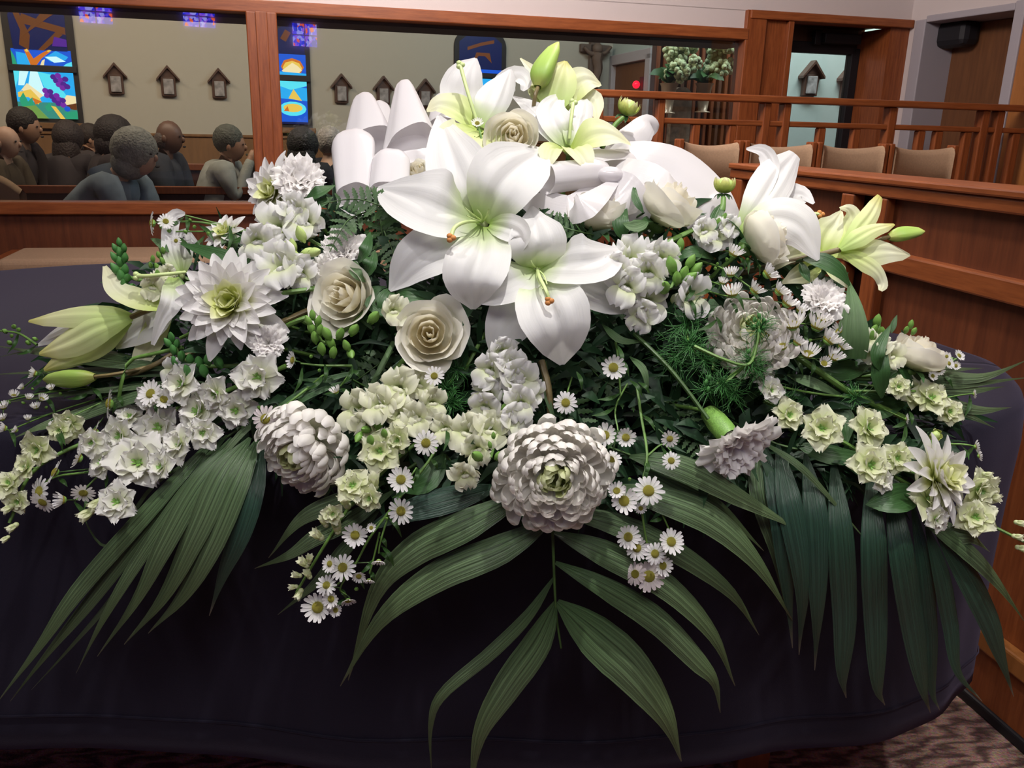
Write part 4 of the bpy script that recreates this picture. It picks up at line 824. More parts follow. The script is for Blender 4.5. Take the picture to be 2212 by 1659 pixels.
def snap_mesh(v, mat):
    key = ('snap', v, mat)
    if key not in CACHE:
        rr = random.Random(v+11); g = G(); lobes = [(55, .85, 40, .62), (125, .85, 30, .62), (205, .7, -10, .52), (270, .85, 0, .66), (335, .7, -20, .52), (95, .5, 60, .4)]
        for az, L, a0, w0 in lobes:
            x, z = .12, -.25; rows = []; nt = 8; ns = 8; ph = rr.uniform(0, 6); a1 = a0+rr.uniform(-75, -35) if a0 > 0 else a0+rr.uniform(-60, -10); L *= rr.uniform(.95, 1.2)
            for i in range(nt+1):
                t = i/nt; a = math.radians(80+(a0-80)*min(1, t*1.8) if t < .55 else a0+(a1-a0)*(t-.55)/.45); w_ = w0*lerp([.35, .62, .95, 1.12, 1.05, .55], t); row = []
                for j in range(ns+1):
                    s = j/ns*2-1; h = .22*w_*s*s+.17*math.sin(4.2*s*2+ph)*t*t; row.append(V((x-math.sin(a)*h, s*w_, z+math.cos(a)*h)))
                rows.append(row); x += math.cos(a)*L/nt*1.25; z += math.sin(a)*L/nt*1.25
            g.add(grid(rows), Matrix.Rotation(math.radians(az)+rr.uniform(-.15, .15), 4, 'Z'))
        sphere((.1, -.12, -.04), .2, g, 1.1, .8, .9, 8, 6); sphere((-.1, -.12, -.04), .2, g, 1.1, .8, .9, 8, 6)
        rows = [[V((q*math.cos(j*.6283), q*math.sin(j*.6283), z)) for j in range(11)] for z, q in ((-1.05, .18), (-.9, .27), (-.5, .28), (-.2, .33))]; grid(rows, g)
        CACHE[key] = g.mesh('blossom', M[mat])
    return CACHE[key]
def blossom(root, px, py, off, r, face, v=0, mat='snap', rollv=None): return sub(root, 'blossom', snap_mesh(v, mat), px, py, off, r, face, rollv)
def stalk(name, label, cat, pts, r=.003, mat='stem', group=None, tosurf=.03):
    p = W_(pts); t = thing(name, p[0], label, cat, group); g = tube([V(q) for q in p], r, r*.6, 6, n=4*len(p)); part('stem', g, M[mat], t); return t
def twig(root, pts, r=.0012, mat='stemd', name='side_stem'):
    g = tube(W_(pts), r, r*.8, 5, n=3*len(pts)+2); g.off(root.location); return ob(name, g.mesh(name, M[mat]), root)
def leaf(root, pts, wpx, mat='leaf', hint=(0, .4, 1), name='leaf', **k):
    k.setdefault('crease', .25); k.setdefault('n', 10); k.setdefault('ns', 4)
    g = bl(pts, wpx, hint, **k); g.off(root.location); return ob(name, g.mesh(name, M[mat]), root)
def lily(label, petals, mat='lily', cen=None, pist=None, stamens=(), stem=None, throat=True):
    """petals: (points, half-widths px, hint, cup, crease)"""
    c = cen or petals[0][0][0]; t = thing('lily', S(*c), label, 'lily')
    for k, (pts, ws, *r_) in enumerate(petals):
        hint = r_[0] if r_ else (0, 0, 1); cup = r_[1] if len(r_) > 1 else .25; mt = r_[2] if len(r_) > 2 else mat
        g = bl(pts, ws, hint, cup=cup, crease=.02, n=20, ns=16, wave=.05, wk=1.3, seed=k, rib=.10); g.off(t.location); ob('petal', g.mesh('petal', M[mt]), t)
    if pist:
        f = pw(1, *c[:2]); g = tube(W_(pist), 3.6*f, 4.6*f, 8, n=14); g.off(t.location); o = ob('pistil', g.mesh('pistil', M['pistil']), t)
        e = S(*pist[-1][:3])-t.location; g = G(); 
        for k in range(3): sphere(e+(RT*math.cos(k*2.1)+UP*math.sin(k*2.1))*4.5*f, 6.5*f, g, 1, 1, .9, 8, 6)
        s_ = ob('stigma', g.mesh('stigma', M['pollen' if len(pist[-1]) < 4 else 'pistil']), o)
    if throat and len(petals) == 6 and pist:
        f = pw(1, *c[:2]); g = sphere(S(c[0], c[1], c[2]+.004)-t.location, 15*f, None, 1, 1, 1, 10, 8); ob('throat', g.mesh('throat', M['pistil']), t)
    for s_ in stamens:
        f = pw(1, *c[:2]); g = tube(W_(s_), 2*f, 1.2*f, 6, n=8); g.off(t.location); ob('stamen', g.mesh('stamen', M['pistil']), t)
    if stem:
        f = pw(1, *c[:2]); g = tube(W_(stem), 6*f, 7*f, 7, n=12); g.off(t.location); ob('stem', g.mesh('stem', M['stemb']), t)
    else: stem_to_core(t, S(c[0], c[1], c[2]+.03), .004, 'stem')
    return t
def lilybud(label, pts, wpx, mat='bud', stem=None):
    t = thing('lily_bud', S(*pts[0]), label, 'bud'); c = crom(W_(pts), 14); x, y = pts[0][:2]; f = pw(1, x, y); rows = []
    for i, p in enumerate(c):
        tt = i/13; tg = (c[min(i+1, 13)]-c[max(0, i-1)]).normalized(); a = tg.cross(FW).normalized(); b_ = tg.cross(a); r_ = wpx*f*lerp([.35, .72, .93, 1, .95, .82, .6, .12], tt)
        rows.append([p+(a*math.cos(j*math.pi/9)+b_*math.sin(j*math.pi/9))*r_*(1+.13*math.cos(3*j*math.pi/9)) for j in range(19)])
    g = grid(rows); part('bud_body', g, M[mat], t)
    if stem: g = tube(W_(stem), 4.5*f, 4.5*f, 6, n=10); part('stem', g, M['stemb'], t)
    return t
def loop(root, pts, wpx, hint=(0, 0, 1), cup=-.35, **k):
    k.setdefault('n', 26); k.setdefault('ns', 10)
    g = bl(pts, wpx, hint, cup=cup, **k); g.off(root.location); o = ob('ribbon_loop', g.mesh('ribbon_loop', M['satin']), root); return o
def thimble(root, b, tp, rb, rt, depth=.7, seed=0, name='ribbon_loop', flat=.0):
    """conical ribbon loop: open below, folded over at the top"""
    pb, pt_ = S(*b), S(*tp); f = pw(1, *b[:2]); ax = (pt_-pb); sd = ax.cross(FW).normalized(); dp = sd.cross(ax).normalized(); rows = []; n = 16
    for i in range(n+1):
        t = i/n; r = (rb+(rt-rb)*min(1, t/.8))*f; r *= math.sqrt(max(0.0004, 1-max(0, (t-.72)/.28)**2)); row = []
        for j in range(33):
            a = 2*math.pi*j/32; k = 1+.05*math.sin(3*a+seed)+.035*math.sin(6*a+seed*2+t); row.append(pb+ax*(t-.10*(1-t)*math.sin(a)-flat*math.cos(a)*(1-t))+sd*r*k*math.cos(a)+dp*r*depth*k*math.sin(a))
        rows.append(row)
    g = grid(rows); g.off(root.location); return ob(name, g.mesh(name, M['satin']), root)
def frond(label, rach, leaflets, mat='palm', group=None):
    p = W_(rach); t = thing('palm_frond', p[0], label, 'leaf', group); f = pw(1, *rach[0][:2]); g = tube(p, 4*f, 2.5*f, 6, n=16); part('rachis', g, M['stemd'], t)
    for k, (pts, w_, *r_) in enumerate(leaflets):
        hint = r_[0] if r_ else (0, .5, 1); tip = r_[1] if len(r_) > 1 else .02
        g = bl(pts, [w_*q for q in (.14, .62, .92, 1, .93, .75, .48, .20, .025)], hint, cup=-.10, crease=-.12, n=22, ns=8, wave=.035, wk=1.6, seed=k); part('leaflet', g, M[mat if len(r_) < 3 else r_[2]], t)
    return t
def fern(label, rach, n, Lpx, mat='fern', hint=(0, .3, 1), a_=62, grp=None):
    p = W_(rach); t = thing('fern_frond', p[0], label, 'leaf', grp); f = pw(1, *rach[0][:2]); c = crom(p, n+2); g = tube(p, 2.2*f, 1*f, 5, n=14); part('rachis', g, M['stemd'], t); h = cdir(hint)
    for i in range(1, n+1):
        q = i/(n+1); tg = (c[i+1]-c[i-1] if i+1 < len(c) else c[i]-c[i-1]).normalized(); sd = tg.cross(h).normalized(); L = Lpx*f*(.35+.65*math.sin(math.pi*min(1, .35+q*.62)))*(1-.35*q)
        for s in (-1, 1):
            a = math.radians(a_); dr = tg*math.cos(a)+sd*s*math.sin(a); g = G(); rows = []; up = dr.cross(sd.cross(tg)).normalized(); nn = 9
            for j in range(nn+1):
                tt = j/nn; w_ = L*.17*lerp([.7, 1, .85, .6, .12], tt)*(1.25 if j % 2 else .7); cc = c[i]+dr*L*tt-h*(.06*L*tt*tt); rows.append([cc-up*w_+dr*w_*.5, cc-h*w_*.15, cc+up*w_+dr*w_*.5])
            grid(rows, g); part('leaflet', g, M[mat], t)
    return t
# ================================================================ arrangement
t = thing('floral_foam_block', (0.0, 1.43, TZ+.075), 'green foam block in a tray hidden inside the flower spray', 'foam')
o = wbox('foam', M['foam'], t, (-.42, 1.32, TZ+.015), (.46, 1.58, TZ+.16), .02); o = wbox('tray', M['black'], t, (-.46, 1.28, TZ+.001), (.50, 1.62, TZ+.03), .01)
# filler greenery
import bisect
poly = [(230, 700), (330, 585), (520, 520), (720, 450), (850, 480), (1000, 420), (1200, 470), (1500, 450), (1620, 500), (1780, 620), (1850, 740), (1990, 800), (2060, 900), (1960, 1040), (1800, 1050), (1600, 1040), (1450, 1090), (1200, 1080), (1000, 1060), (800, 1040), (600, 990), (480, 920), (300, 890), (120, 850), (90, 800)]
def inside(x, y):
    c = False
    for (x0, y0), (x1, y1) in zip(poly, poly[1:]+poly[:1]):
        if (y0 > y) != (y1 > y) and x < (x1-x0)*(y-y0)/(y1-y0)+x0: c = not c
    return c
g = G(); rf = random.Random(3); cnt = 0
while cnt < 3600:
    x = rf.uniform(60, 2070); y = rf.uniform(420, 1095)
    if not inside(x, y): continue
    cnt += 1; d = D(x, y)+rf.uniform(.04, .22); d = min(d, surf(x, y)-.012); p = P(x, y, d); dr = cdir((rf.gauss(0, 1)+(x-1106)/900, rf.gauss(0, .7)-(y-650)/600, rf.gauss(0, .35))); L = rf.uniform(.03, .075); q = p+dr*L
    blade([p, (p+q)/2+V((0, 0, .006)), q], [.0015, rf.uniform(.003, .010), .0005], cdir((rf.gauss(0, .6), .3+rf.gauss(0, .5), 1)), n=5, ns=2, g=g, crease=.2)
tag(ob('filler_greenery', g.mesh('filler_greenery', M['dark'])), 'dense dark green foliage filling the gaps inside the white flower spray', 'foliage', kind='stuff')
# --- large lilies
f0 = (0, .1, 1)
lily('largest open white lily, front centre, curved pistil with orange tip', [
    ([(1030, 465, .03), (1003, 400, -.03), (975, 330, -.05), (948, 250, -.01)], [22, 50, 66, 68, 55, 32, 4], (.1, .0, 1), .22),
    ([(1048, 478, .03), (1075, 410, -.04), (1120, 360, -.05), (1178, 322, -.0)], [22, 52, 72, 80, 72, 45, 4], (-.1, .1, 1), .22),
    ([(1035, 480, .035), (960, 452, -.03), (890, 425, -.045), (815, 406, .01)], [20, 52, 76, 80, 68, 42, 4], (0, .35, 1), .2),
    ([(1030, 490, .04), (960, 530, .0), (895, 565, .0), (842, 628, .03)], [20, 48, 62, 64, 54, 34, 4], (0, .35, 1), .15),
    ([(1050, 490, .03), (1040, 545, -.04), (1020, 605, -.045), (1022, 668, .0)], [20, 50, 64, 68, 62, 40, 5], (0, .2, 1), .12),
    ([(1058, 485, .02), (1098, 492, -.03), (1125, 512, -.035), (1108, 560, .01)], [10, 24, 30, 30, 24, 14, 4], (-.3, .1, 1), .3)],
    cen=(1040, 482, .04), pist=[(1040, 478, .03), (1005, 480, -.05), (982, 492, -.075), (974, 514, -.08)],
    stamens=[[(1042, 478, .03), (1020, 462, -.03), (1003, 448, -.05)], [(1042, 480, .03), (1040, 466, -.03), (1030, 452, -.05)], [(1042, 480, .03), (1052, 465, -.03), (1056, 452, -.05)], [(1042, 480, .03), (1026, 474, -.03), (1008, 466, -.05)]])
lily('second open white lily, lower right of the largest, orange tipped pistil', [
    ([(1160, 578, .03), (1162, 540, -.02), (1158, 500, -.03), (1150, 446, .01)], [20, 44, 58, 62, 54, 26, 3], (0, -.1, 1), .2),
    ([(1168, 580, .03), (1225, 568, -.03), (1285, 562, -.04), (1338, 540, .0)], [18, 44, 60, 62, 58, 38, 8], (0, .4, 1), .2),
    ([(1180, 595, .05), (1250, 618, .02), (1320, 645, .02), (1372, 665, .03)], [18, 34, 46, 48, 42, 28, 8], (0, .4, 1), .15),
    ([(1165, 592, .03), (1185, 650, -.04), (1208, 715, -.05), (1214, 788, .0)], [18, 50, 72, 76, 66, 42, 5], (0, .15, 1), .15),
    ([(1150, 600, .05), (1120, 665, .01), (1090, 715, .01), (1064, 776, .03)], [18, 42, 54, 56, 46, 30, 4], (0, .3, 1), .15),
    ([(1155, 582, .03), (1115, 602, -.01), (1070, 622, -.012), (1026, 642, .02)], [18, 42, 54, 56, 48, 32, 4], (0, .4, 1), .2)],
    cen=(1162, 585, .04), pist=[(1160, 580, .03), (1166, 600, -.04), (1178, 625, -.06), (1186, 650, -.06)],
    stamens=[[(1160, 580, .03), (1160, 600, -.02), (1172, 625, -.04)], [(1160, 580, .03), (1175, 595, -.02), (1182, 615, -.04)], [(1158, 580, .03), (1150, 570, -.02), (1146, 562, -.03)]])
lily('white lily at the top left of the crown of the spray with green pistil', [
    ([(1025, 270, .04), (1000, 215, .02), (1005, 165, .01), (1028, 126, .03)], [14, 34, 46, 48, 40, 24, 3], (-.1, .2, 1), .3),
    ([(1040, 275, .02), (1068, 225, -.02), (1085, 185, -.02), (1102, 150, .02)], [14, 34, 44, 44, 34, 20, 3], (-.4, .1, 1), .3),
    ([(1045, 260, .05), (1085, 195, .03), (1118, 168, .02), (1134, 182, .0), (1128, 196, .0)], [14, 26, 30, 26, 18, 12, 4], (0, .3, 1), .3),
    ([(1030, 270, .03), (985, 235, .0), (950, 225, .0), (922, 240, .02)], [14, 30, 38, 36, 28, 18, 4], (0, .6, 1), .2, 'lilyg'),
    ([(1035, 280, .02), (1000, 285, -.02), (965, 290, -.02), (940, 310, .0)], [14, 30, 38, 36, 28, 18, 4], (0, .6, 1), .2, 'lilyg'),
    ([(1045, 285, .02), (1060, 300, -.02), (1075, 325, -.01), (1070, 350, .0)], [14, 32, 40, 40, 30, 18, 4], (0, .6, 1), .2, 'lilyg')],
    cen=(1035, 275, .04), pist=[(1030, 262, .0), (1015, 215, -.04), (1002, 170, -.05), (994, 140, -.05, 1)])
lily('pale yellow-green lily at the very top right, tip pointing left', [
    ([(1195, 235, .05), (1170, 190, .03), (1150, 155, .03), (1124, 126, .04)], [10, 24, 26, 22, 14, 8, 2], (.2, .2, 1), .3, 'lilyg'),
    ([(1195, 245, .03), (1200, 200, -.0), (1212, 160, -.0), (1222, 132, .02)], [12, 34, 42, 42, 32, 18, 3], (0, .2, 1), .25, 'lilyy'),
    ([(1205, 240, .05), (1235, 195, .02), (1268, 172, .02), (1298, 182, .04)], [12, 30, 38, 38, 34, 24, 4], (0, .5, 1), .2, 'lilyg'),
    ([(1210, 245, .05), (1245, 225, .03), (1275, 218, .03), (1290, 258, .04)], [10, 20, 26, 30, 30, 22, 4], (.1, .3, 1), .2, 'lilyg'),
    ([(1190, 245, .05), (1165, 215, .04), (1150, 195, .03), (1145, 180, .02), (1160, 186, .02)], [10, 14, 14, 12, 10, 6, 2], (0, .2, 1), .3, 'lilyg')],
    cen=(1200, 242, .06))
lily('creamy lily above the centre facing up, tall green pistil', [
    ([(1230, 315, .03), (1200, 270, -.01), (1192, 235, -.01), (1215, 203, .02)], [12, 30, 36, 36, 28, 18, 3], (.1, .3, 1), .3),
    ([(1235, 315, .02), (1245, 280, -.0), (1256, 245, .0), (1262, 215, .02)], [12, 24, 30, 30, 26, 20, 6], (-.2, .3, 1), .3),
    ([(1225, 320, .03), (1190, 280, .0), (1150, 235, -.0), (1108, 208, .03)], [10, 26, 34, 36, 28, 16, 3], (.2, .5, 1), .2),
    ([(1235, 325, .02), (1275, 295, -.02), (1320, 290, -.02), (1362, 312, .02)], [12, 32, 44, 46, 38, 26, 5], (0, .7, 1), .15, 'lilyg'),
    ([(1225, 330, .02), (1195, 320, -.02), (1185, 345, -.02), (1180, 365, -.0)], [12, 22, 26, 26, 18, 10, 3], (-.2, .5, 1), .2, 'lilyg'),
    ([(1232, 332, .01), (1240, 320, -.02), (1262, 345, -.02), (1275, 380, .0)], [12, 22, 30, 32, 24, 12, 3], (.2, .6, 1), .2, 'lilyg')],
    cen=(1230, 322, .04), pist=[(1230, 300, .0), (1233, 265, -.03), (1236, 240, -.04), (1238, 222, -.04, 1)])
lily('tall side-view lily at right with a petal curling over at the top', [
    ([(1595, 490, .02), (1640, 425, .0), (1664, 370, -.0), (1650, 330, -.01), (1612, 322, -.01)], [8, 14, 20, 20, 20, 18, 13, 3], (-.4, .3, 1), .3),
    ([(1595, 495, .02), (1640, 440, -.01), (1680, 380, -.01), (1718, 332, .02)], [9, 24, 38, 46, 46, 34, 16], (0, .1, 1), -.15),
    ([(1600, 500, .0), (1670, 470, -.03), (1730, 490, -.04), (1768, 562, -.02)], [9, 32, 50, 58, 54, 32, 4], (0, .3, 1), -.2),
    ([(1620, 490, .04), (1680, 440, .04), (1725, 418, .05), (1758, 440, .05)], [8, 26, 36, 38, 32, 16, 4], (0, .6, 1), .1),
    ([(1610, 505, .04), (1680, 490, .04), (1720, 500, .05), (1775, 530, .05)], [8, 22, 30, 30, 24, 14, 4], (0, .4, 1), .1, 'lilyg')],
    cen=(1597, 493, .02), pist=[(1690, 470, .03), (1720, 466, .04), (1750, 462, .04), (1772, 463, .04)], stem=[(1595, 492, .02), (1555, 525, .03), (1500, 550, .05), (1400, 560, .1)])
lily('pale green trumpet lily farthest right, seen from behind', [
    ([(1815, 538, .0), (1850, 500, -.01), (1880, 465, -.01), (1902, 424, .0)], [6, 12, 18, 22, 21, 17, 8], (0, .0, 1), -.2, 'lilyy'),
    ([(1815, 536, .02), (1838, 500, .02), (1842, 470, .02), (1832, 452, .01), (1814, 450, .0)], [6, 12, 18, 20, 16, 8, 3], (-.3, .1, 1), -.2, 'lilyg'),
    ([(1815, 538, -.01), (1855, 512, -.03), (1890, 494, -.03), (1932, 484, .0)], [6, 16, 22, 20, 17, 14, 3], (0, .5, 1), -.3, 'lilyy'),
    ([(1815, 540, .0), (1865, 545, -.01), (1915, 540, -.01), (1966, 550, .02)], [6, 20, 28, 34, 30, 22, 3], (0, .4, 1), -.15, 'lilyg'),
    ([(1818, 543, .0), (1862, 562, -.01), (1895, 585, -.01), (1907, 612, -.0), (1902, 628, .0)], [6, 18, 22, 18, 14, 11, 4], (0, .3, 1), -.2, 'lilyg')],
    'lilyy', cen=(1815, 538, .0), stem=[(1815, 539, .0), (1780, 548, .01), (1730, 560, .02), (1600, 590, .08)])
lily('open cream lily behind the pale green trumpet lily, petals drooping', [
    ([(1775, 545, .05), (1785, 510, .04), (1805, 480, .04), (1818, 456, .05)], [10, 30, 36, 34, 20, 12, 3], (.1, .3, 1), .2, 'lilyg'),
    ([(1780, 550, .04), (1740, 545, .03), (1700, 555, .03), (1655, 590, .05)], [10, 24, 30, 28, 20, 14, 3], (0, .5, 1), .2, 'lilyg'),
    ([(1785, 555, .04), (1800, 580, .03), (1818, 600, .03), (1836, 622, .05)], [10, 20, 22, 22, 16, 12, 3], (0, .3, 1), .2, 'lilyg'),
    ([(1775, 560, .05), (1740, 590, .05), (1715, 600, .05), (1690, 612, .05)], [10, 20, 26, 24, 18, 10, 3], (0, .3, 1), .2, 'lilyg'),
    ([(1785, 548, .05), (1820, 540, .04), (1850, 560, .04), (1862, 570, .05)], [10, 20, 26, 24, 18, 10, 3], (0, .3, 1), .2, 'lilyg')],
    'lilyg', cen=(1780, 552, .06))
lily('twisted side-view lily at left with long upcurled petals and yellow tip', [
    ([(390, 590, .03), (372, 550, .01), (368, 505, .0), (378, 468, -.0), (400, 462, -.01)], [8, 17, 19, 18, 18, 17, 12, 4], (.1, .1, 1), .25),
    ([(395, 590, .05), (400, 545, .04), (398, 505, .04), (440, 545, .05)], [8, 18, 20, 18, 14, 9, 4], (0, .2, 1), .2),
    ([(350, 665, .0), (300, 652, -.02), (250, 625, -.02), (226, 575, -.0)], [12, 22, 28, 28, 22, 14, 4], (.2, .8, 1), .3, 'lilyg'),
    ([(375, 600, .0), (372, 650, -.02), (350, 690, -.02), (330, 745, -.01)], [10, 22, 24, 20, 14, 9, 4], (.3, .1, 1), .3),
    ([(365, 640, .05), (330, 690, .03), (295, 715, .03), (250, 752, .04)], [14, 38, 48, 46, 40, 24, 4], (0, .4, 1), .15),
    ([(360, 650, .05), (330, 730, .04), (305, 780, .04), (312, 818, .04)], [12, 26, 28, 24, 20, 12, 4], (.3, .2, 1), .15, 'lilyg')],
    cen=(385, 595, .05), pist=[(400, 588, .0), (360, 592, -.03), (320, 596, -.04), (296, 596, -.04, 1)])
lily('half-closed pale green lily trumpet at far left, tips pointing left', [
    ([(285, 682, .0), (215, 672, -.02), (140, 675, -.02), (62, 692, .0)], [8, 24, 32, 34, 30, 22, 4], (0, .8, 1), -.5),
    ([(285, 684, .0), (210, 705, -.03), (150, 735, -.03), (84, 764, -.01)], [8, 24, 34, 38, 36, 26, 4], (0, .2, 1), -.4),
    ([(280, 692, .01), (220, 730, -.01), (160, 765, -.01), (95, 800, .0)], [8, 22, 32, 34, 30, 20, 4], (0, -.3, 1), -.4),
    ([(283, 684, .02), (200, 700, .02), (140, 715, .03), (82, 745, .03)], [8, 24, 34, 34, 26, 16, 4], (0, .5, 1), -.1, 'lily')],
    'lilyy', cen=(285, 684, .01), stem=[(284, 685, .0), (320, 670, .0), (360, 660, .01), (420, 668, .04)])
lilybud('green lily bud standing at the very top of the spray', [(1162, 188, -.02), (1176, 150, -.02), (1206, 92, -.01)], 24, 'bud', [(1163, 186, -.02), (1155, 212, -.02), (1150, 260, .05)])
lilybud('slim green lily bud at the far right end', [(1919, 512, .0), (1955, 506, .0), (1997, 500, .0)], 16, 'bud', [(1921, 512, .0), (1905, 516, .0), (1860, 535, .02)])
lilybud('olive green closed lily bud lying at far left', [(206, 814, .0), (150, 816, -.01), (94, 820, .0)], 20, 'bud', [(204, 814, .0), (250, 808, .0), (330, 790, .03), (420, 760, .06)])
# --- roses
rose(742, 640, .02, 76, (-.35, .1, 1), 'cream rose at left centre, turned to the left'); rose(928, 722, .0, 78, (.05, .12, 1), 'open cream rose below the largest lily, facing the viewer')
rose(1108, 296, -.03, 64, (.03, .05, 1), 'cream rose near the top between the two upright lilies', openf=.7); rose(1448, 440, .03, 82, (.45, .75, .35), 'large cream rose at right, tipped up beside the ribbon', openf=.6)
rose(1655, 512, -.02, 76, (.8, .45, .25), 'cream rose at right seen from its side under the tall lily', openf=.6); rose(1985, 762, .0, 64, (.35, .9, .35), 'cup-shaped white rose at the far right edge of the spray', openf=.5)
rose(1290, 455, .04, 74, (.1, .85, .3), 'shaded closed white rose hanging under the ribbon bow', openf=.4); rose(905, 372, .06, 38, (-.2, .5, .8), 'small creamy rosebud behind the lily, below the left ribbon loops', openf=.3)
# --- chrysanthemums, dahlias, carnations
mum(1197, 1028, -.02, 130, (.02, -.12, 1), 'large white incurved chrysanthemum hanging front centre', 165); mum(652, 970, -.0, 112, (-.35, -.45, .7), 'incurved white chrysanthemum at lower left seen from its side', 140)
mum(1622, 722, .005, 98, (-.15, .35, .8), 'incurved white chrysanthemum at right behind the feathery green', 130)
dahlia(500, 655, -.02, 122, (-.02, .12, 1), 'large pointed white dahlia at left with yellow-green centre', 64); dahlia(592, 415, .03, 82, (-.45, .1, .8), 'white dahlia at upper left beside a carnation', 48)
dahlia(2025, 1030, -.02, 108, (.5, .2, .75), 'white dahlia at lower right under a green bud', 48); dahlia(488, 505, .03, 56, (-.2, .5, .8), 'small white dahlia behind the upper left flowers', 34)
carnation(648, 388, .01, 66, (.2, .4, .9), 'ruffled white carnation at upper left beside a dahlia'); carnation(742, 540, .03, 62, (-.1, .4, 1), 'ruffled white carnation left of the largest lily'); carnation(700, 585, .03, 46, (-.3, .3, 1), 'small ruffled carnation above the left rose')
carnation(1592, 962, -.02, 106, (.36, -.58, .72), 'white carnation with green calyx nodding at lower right'); carnation(1778, 648, .0, 60, (.1, .5, .8), 'ruffled white carnation at right above the small asters'); carnation(580, 740, -.0, 48, (.2, .1, 1), 'small ruffled carnation under the left dahlia')
# --- larkspur
F3 = (-.1, .15, 1)
t = stalk('larkspur', 'long white larkspur spike drooping to the lower left corner', 'larkspur', [(620, 790, .05), (450, 860, .04), (250, 930, .04), (80, 1010, .04), (20, 1130, .03)], .004)
for x, y, r, k in [(560, 815, 58, 0), (432, 890, 60, 0), (300, 1000, 70, 0), (345, 925, 56, 0), (470, 850, 46, 0), (395, 830, 54, 0), (510, 885, 48, 0), (262, 940, 46, 0), (225, 1000, 44, 0), (330, 860, 40, 0), (390, 960, 48, 0), (440, 935, 40, 0), (255, 1085, 50, 0), (150, 915, 42, 1), (82, 970, 42, 1), (200, 955, 36, 0), (60, 1010, 34, 1), (20, 1045, 34, 1), (40, 1082, 30, 1), (130, 930, 28, 1), (350, 1010, 40, 0), (280, 900, 34, 0)]:
    floret(t, x, y, rnd.uniform(-.02, .02), r, (rnd.uniform(-.45, .25), rnd.uniform(-.3, .45), 1), 'larkg' if k else 'lark')
for x, y, r in [(185, 1112, 24), (25, 1140, 16), (10, 1165, 12), (205, 1090, 22), (15, 1100, 16)]: tulipbud(t, x, y, 0, r, (-.6, -.5, .5))
t = stalk('larkspur', 'white larkspur spike arching to the lower right corner', 'larkspur', [(1650, 865, .05), (1830, 960, .03), (1950, 1040, .03), (2090, 1110, .02), (2212, 1170, .0)], .004)
for x, y, r, k in [(1702, 898, 42, 1), (1775, 925, 50, 1), (1872, 925, 50, 1), (1878, 1005, 50, 1), (1938, 990, 38, 1), (2005, 1078, 62, 1), (2112, 1058, 50, 1), (2105, 1118, 46, 1), (1905, 1040, 30, 0), (2020, 1120, 34, 0)]: floret(t, x, y, rnd.uniform(-.02, .01), r, (rnd.uniform(-.3, .4), rnd.uniform(-.3, .45), 1), 'larkg' if k else 'lark')
for x, y, r in [(2125, 1040, 16), (2150, 1075, 18), (2135, 1025, 13), (2205, 1130, 14), (2200, 1160, 14), (2210, 1185, 16)]: tulipbud(t, x, y, 0, r, (.6, -.1, .6))
t = stalk('larkspur', 'white larkspur cluster at the right end beside the far rose', 'larkspur', [(1850, 830, .06), (1980, 850, .03), (2060, 890, .02)], .003)
for x, y, r in [(1965, 845, 42), (2010, 862, 44), (2050, 890, 34), (1940, 835, 30), (1665, 842, 30), (1650, 815, 26)]: floret(t, x, y, rnd.uniform(-.02, .02), r, (rnd.uniform(-.2, .4), rnd.uniform(0, .6), 1), 'larkg' if x > 1900 else 'lark')
t = stalk('larkspur', 'larkspur tip with green opening buds hanging below the left centre', 'larkspur', [(960, 920, .05), (870, 980, .03), (760, 1090, .03), (700, 1180, .02), (640, 1280, .02)], .003)
for x, y, r, k in [(820, 975, 50, 1), (860, 950, 36, 1), (762, 1050, 42, 1), (800, 1075, 34, 1), (720, 1110, 26, 1)]: floret(t, x, y, rnd.uniform(-.02, .01), r, (rnd.uniform(-.5, .3), rnd.uniform(-.3, .4), 1), 'larkg')
for x, y, r, fx, fy in [(808, 1040, 24, 0, 1), (745, 1080, 24, -.3, 1), (712, 1110, 20, -.6, .6), (728, 1140, 20, 0, .6), (685, 1155, 20, -.6, .6), (700, 1125, 18, -.3, .9), (655, 1215, 18, -.6, .7), (668, 1208, 15, .2, .8), (640, 1242, 14, -.8, .3), (665, 1240, 16, -.2, .6), (632, 1268, 13, -1, 0), (645, 1285, 16, -.4, -.8), (790, 1085, 20, -.2, 1)]: tulipbud(t, x, y, .0, r, (fx, fy, .5))
# --- snapdragons and stocks
def snap(label, pts, bl_, bd, mat='snap', bm='gbud'):
    t = stalk('snapdragon', label, 'snapdragon', pts, .0035)
    for i, (x, y, r, *f) in enumerate(bl_): blossom(t, x, y, rnd.uniform(-.015, .015), r, (f[0] if f else rnd.uniform(-.4, .4), f[1] if f else rnd.uniform(-.1, .5), 1), i % 5, mat, rnd.uniform(-.5, .5))
    for x, y, r, *f in bd: bud(t, x, y, rnd.uniform(-.02, .0), r, (f[0] if f else rnd.uniform(-.3, .3), f[1] if f else .7, .7), bm, 1.15)
    return t
snap('white snapdragon at upper left with a pale green bud cluster', [(760, 560, .06), (690, 530, .04), (640, 500, .03), (560, 470, .03)], [(570, 535, 52), (600, 490, 56), (660, 480, 48), (610, 575, 54), (650, 590, 40), (555, 520, 38), (640, 455, 40)], [(650, 505, 20), (632, 530, 18), (668, 545, 20, 1, .2), (680, 545, 18, 1, .2), (640, 555, 16), (618, 530, 14)], 'snap', 'ybud')
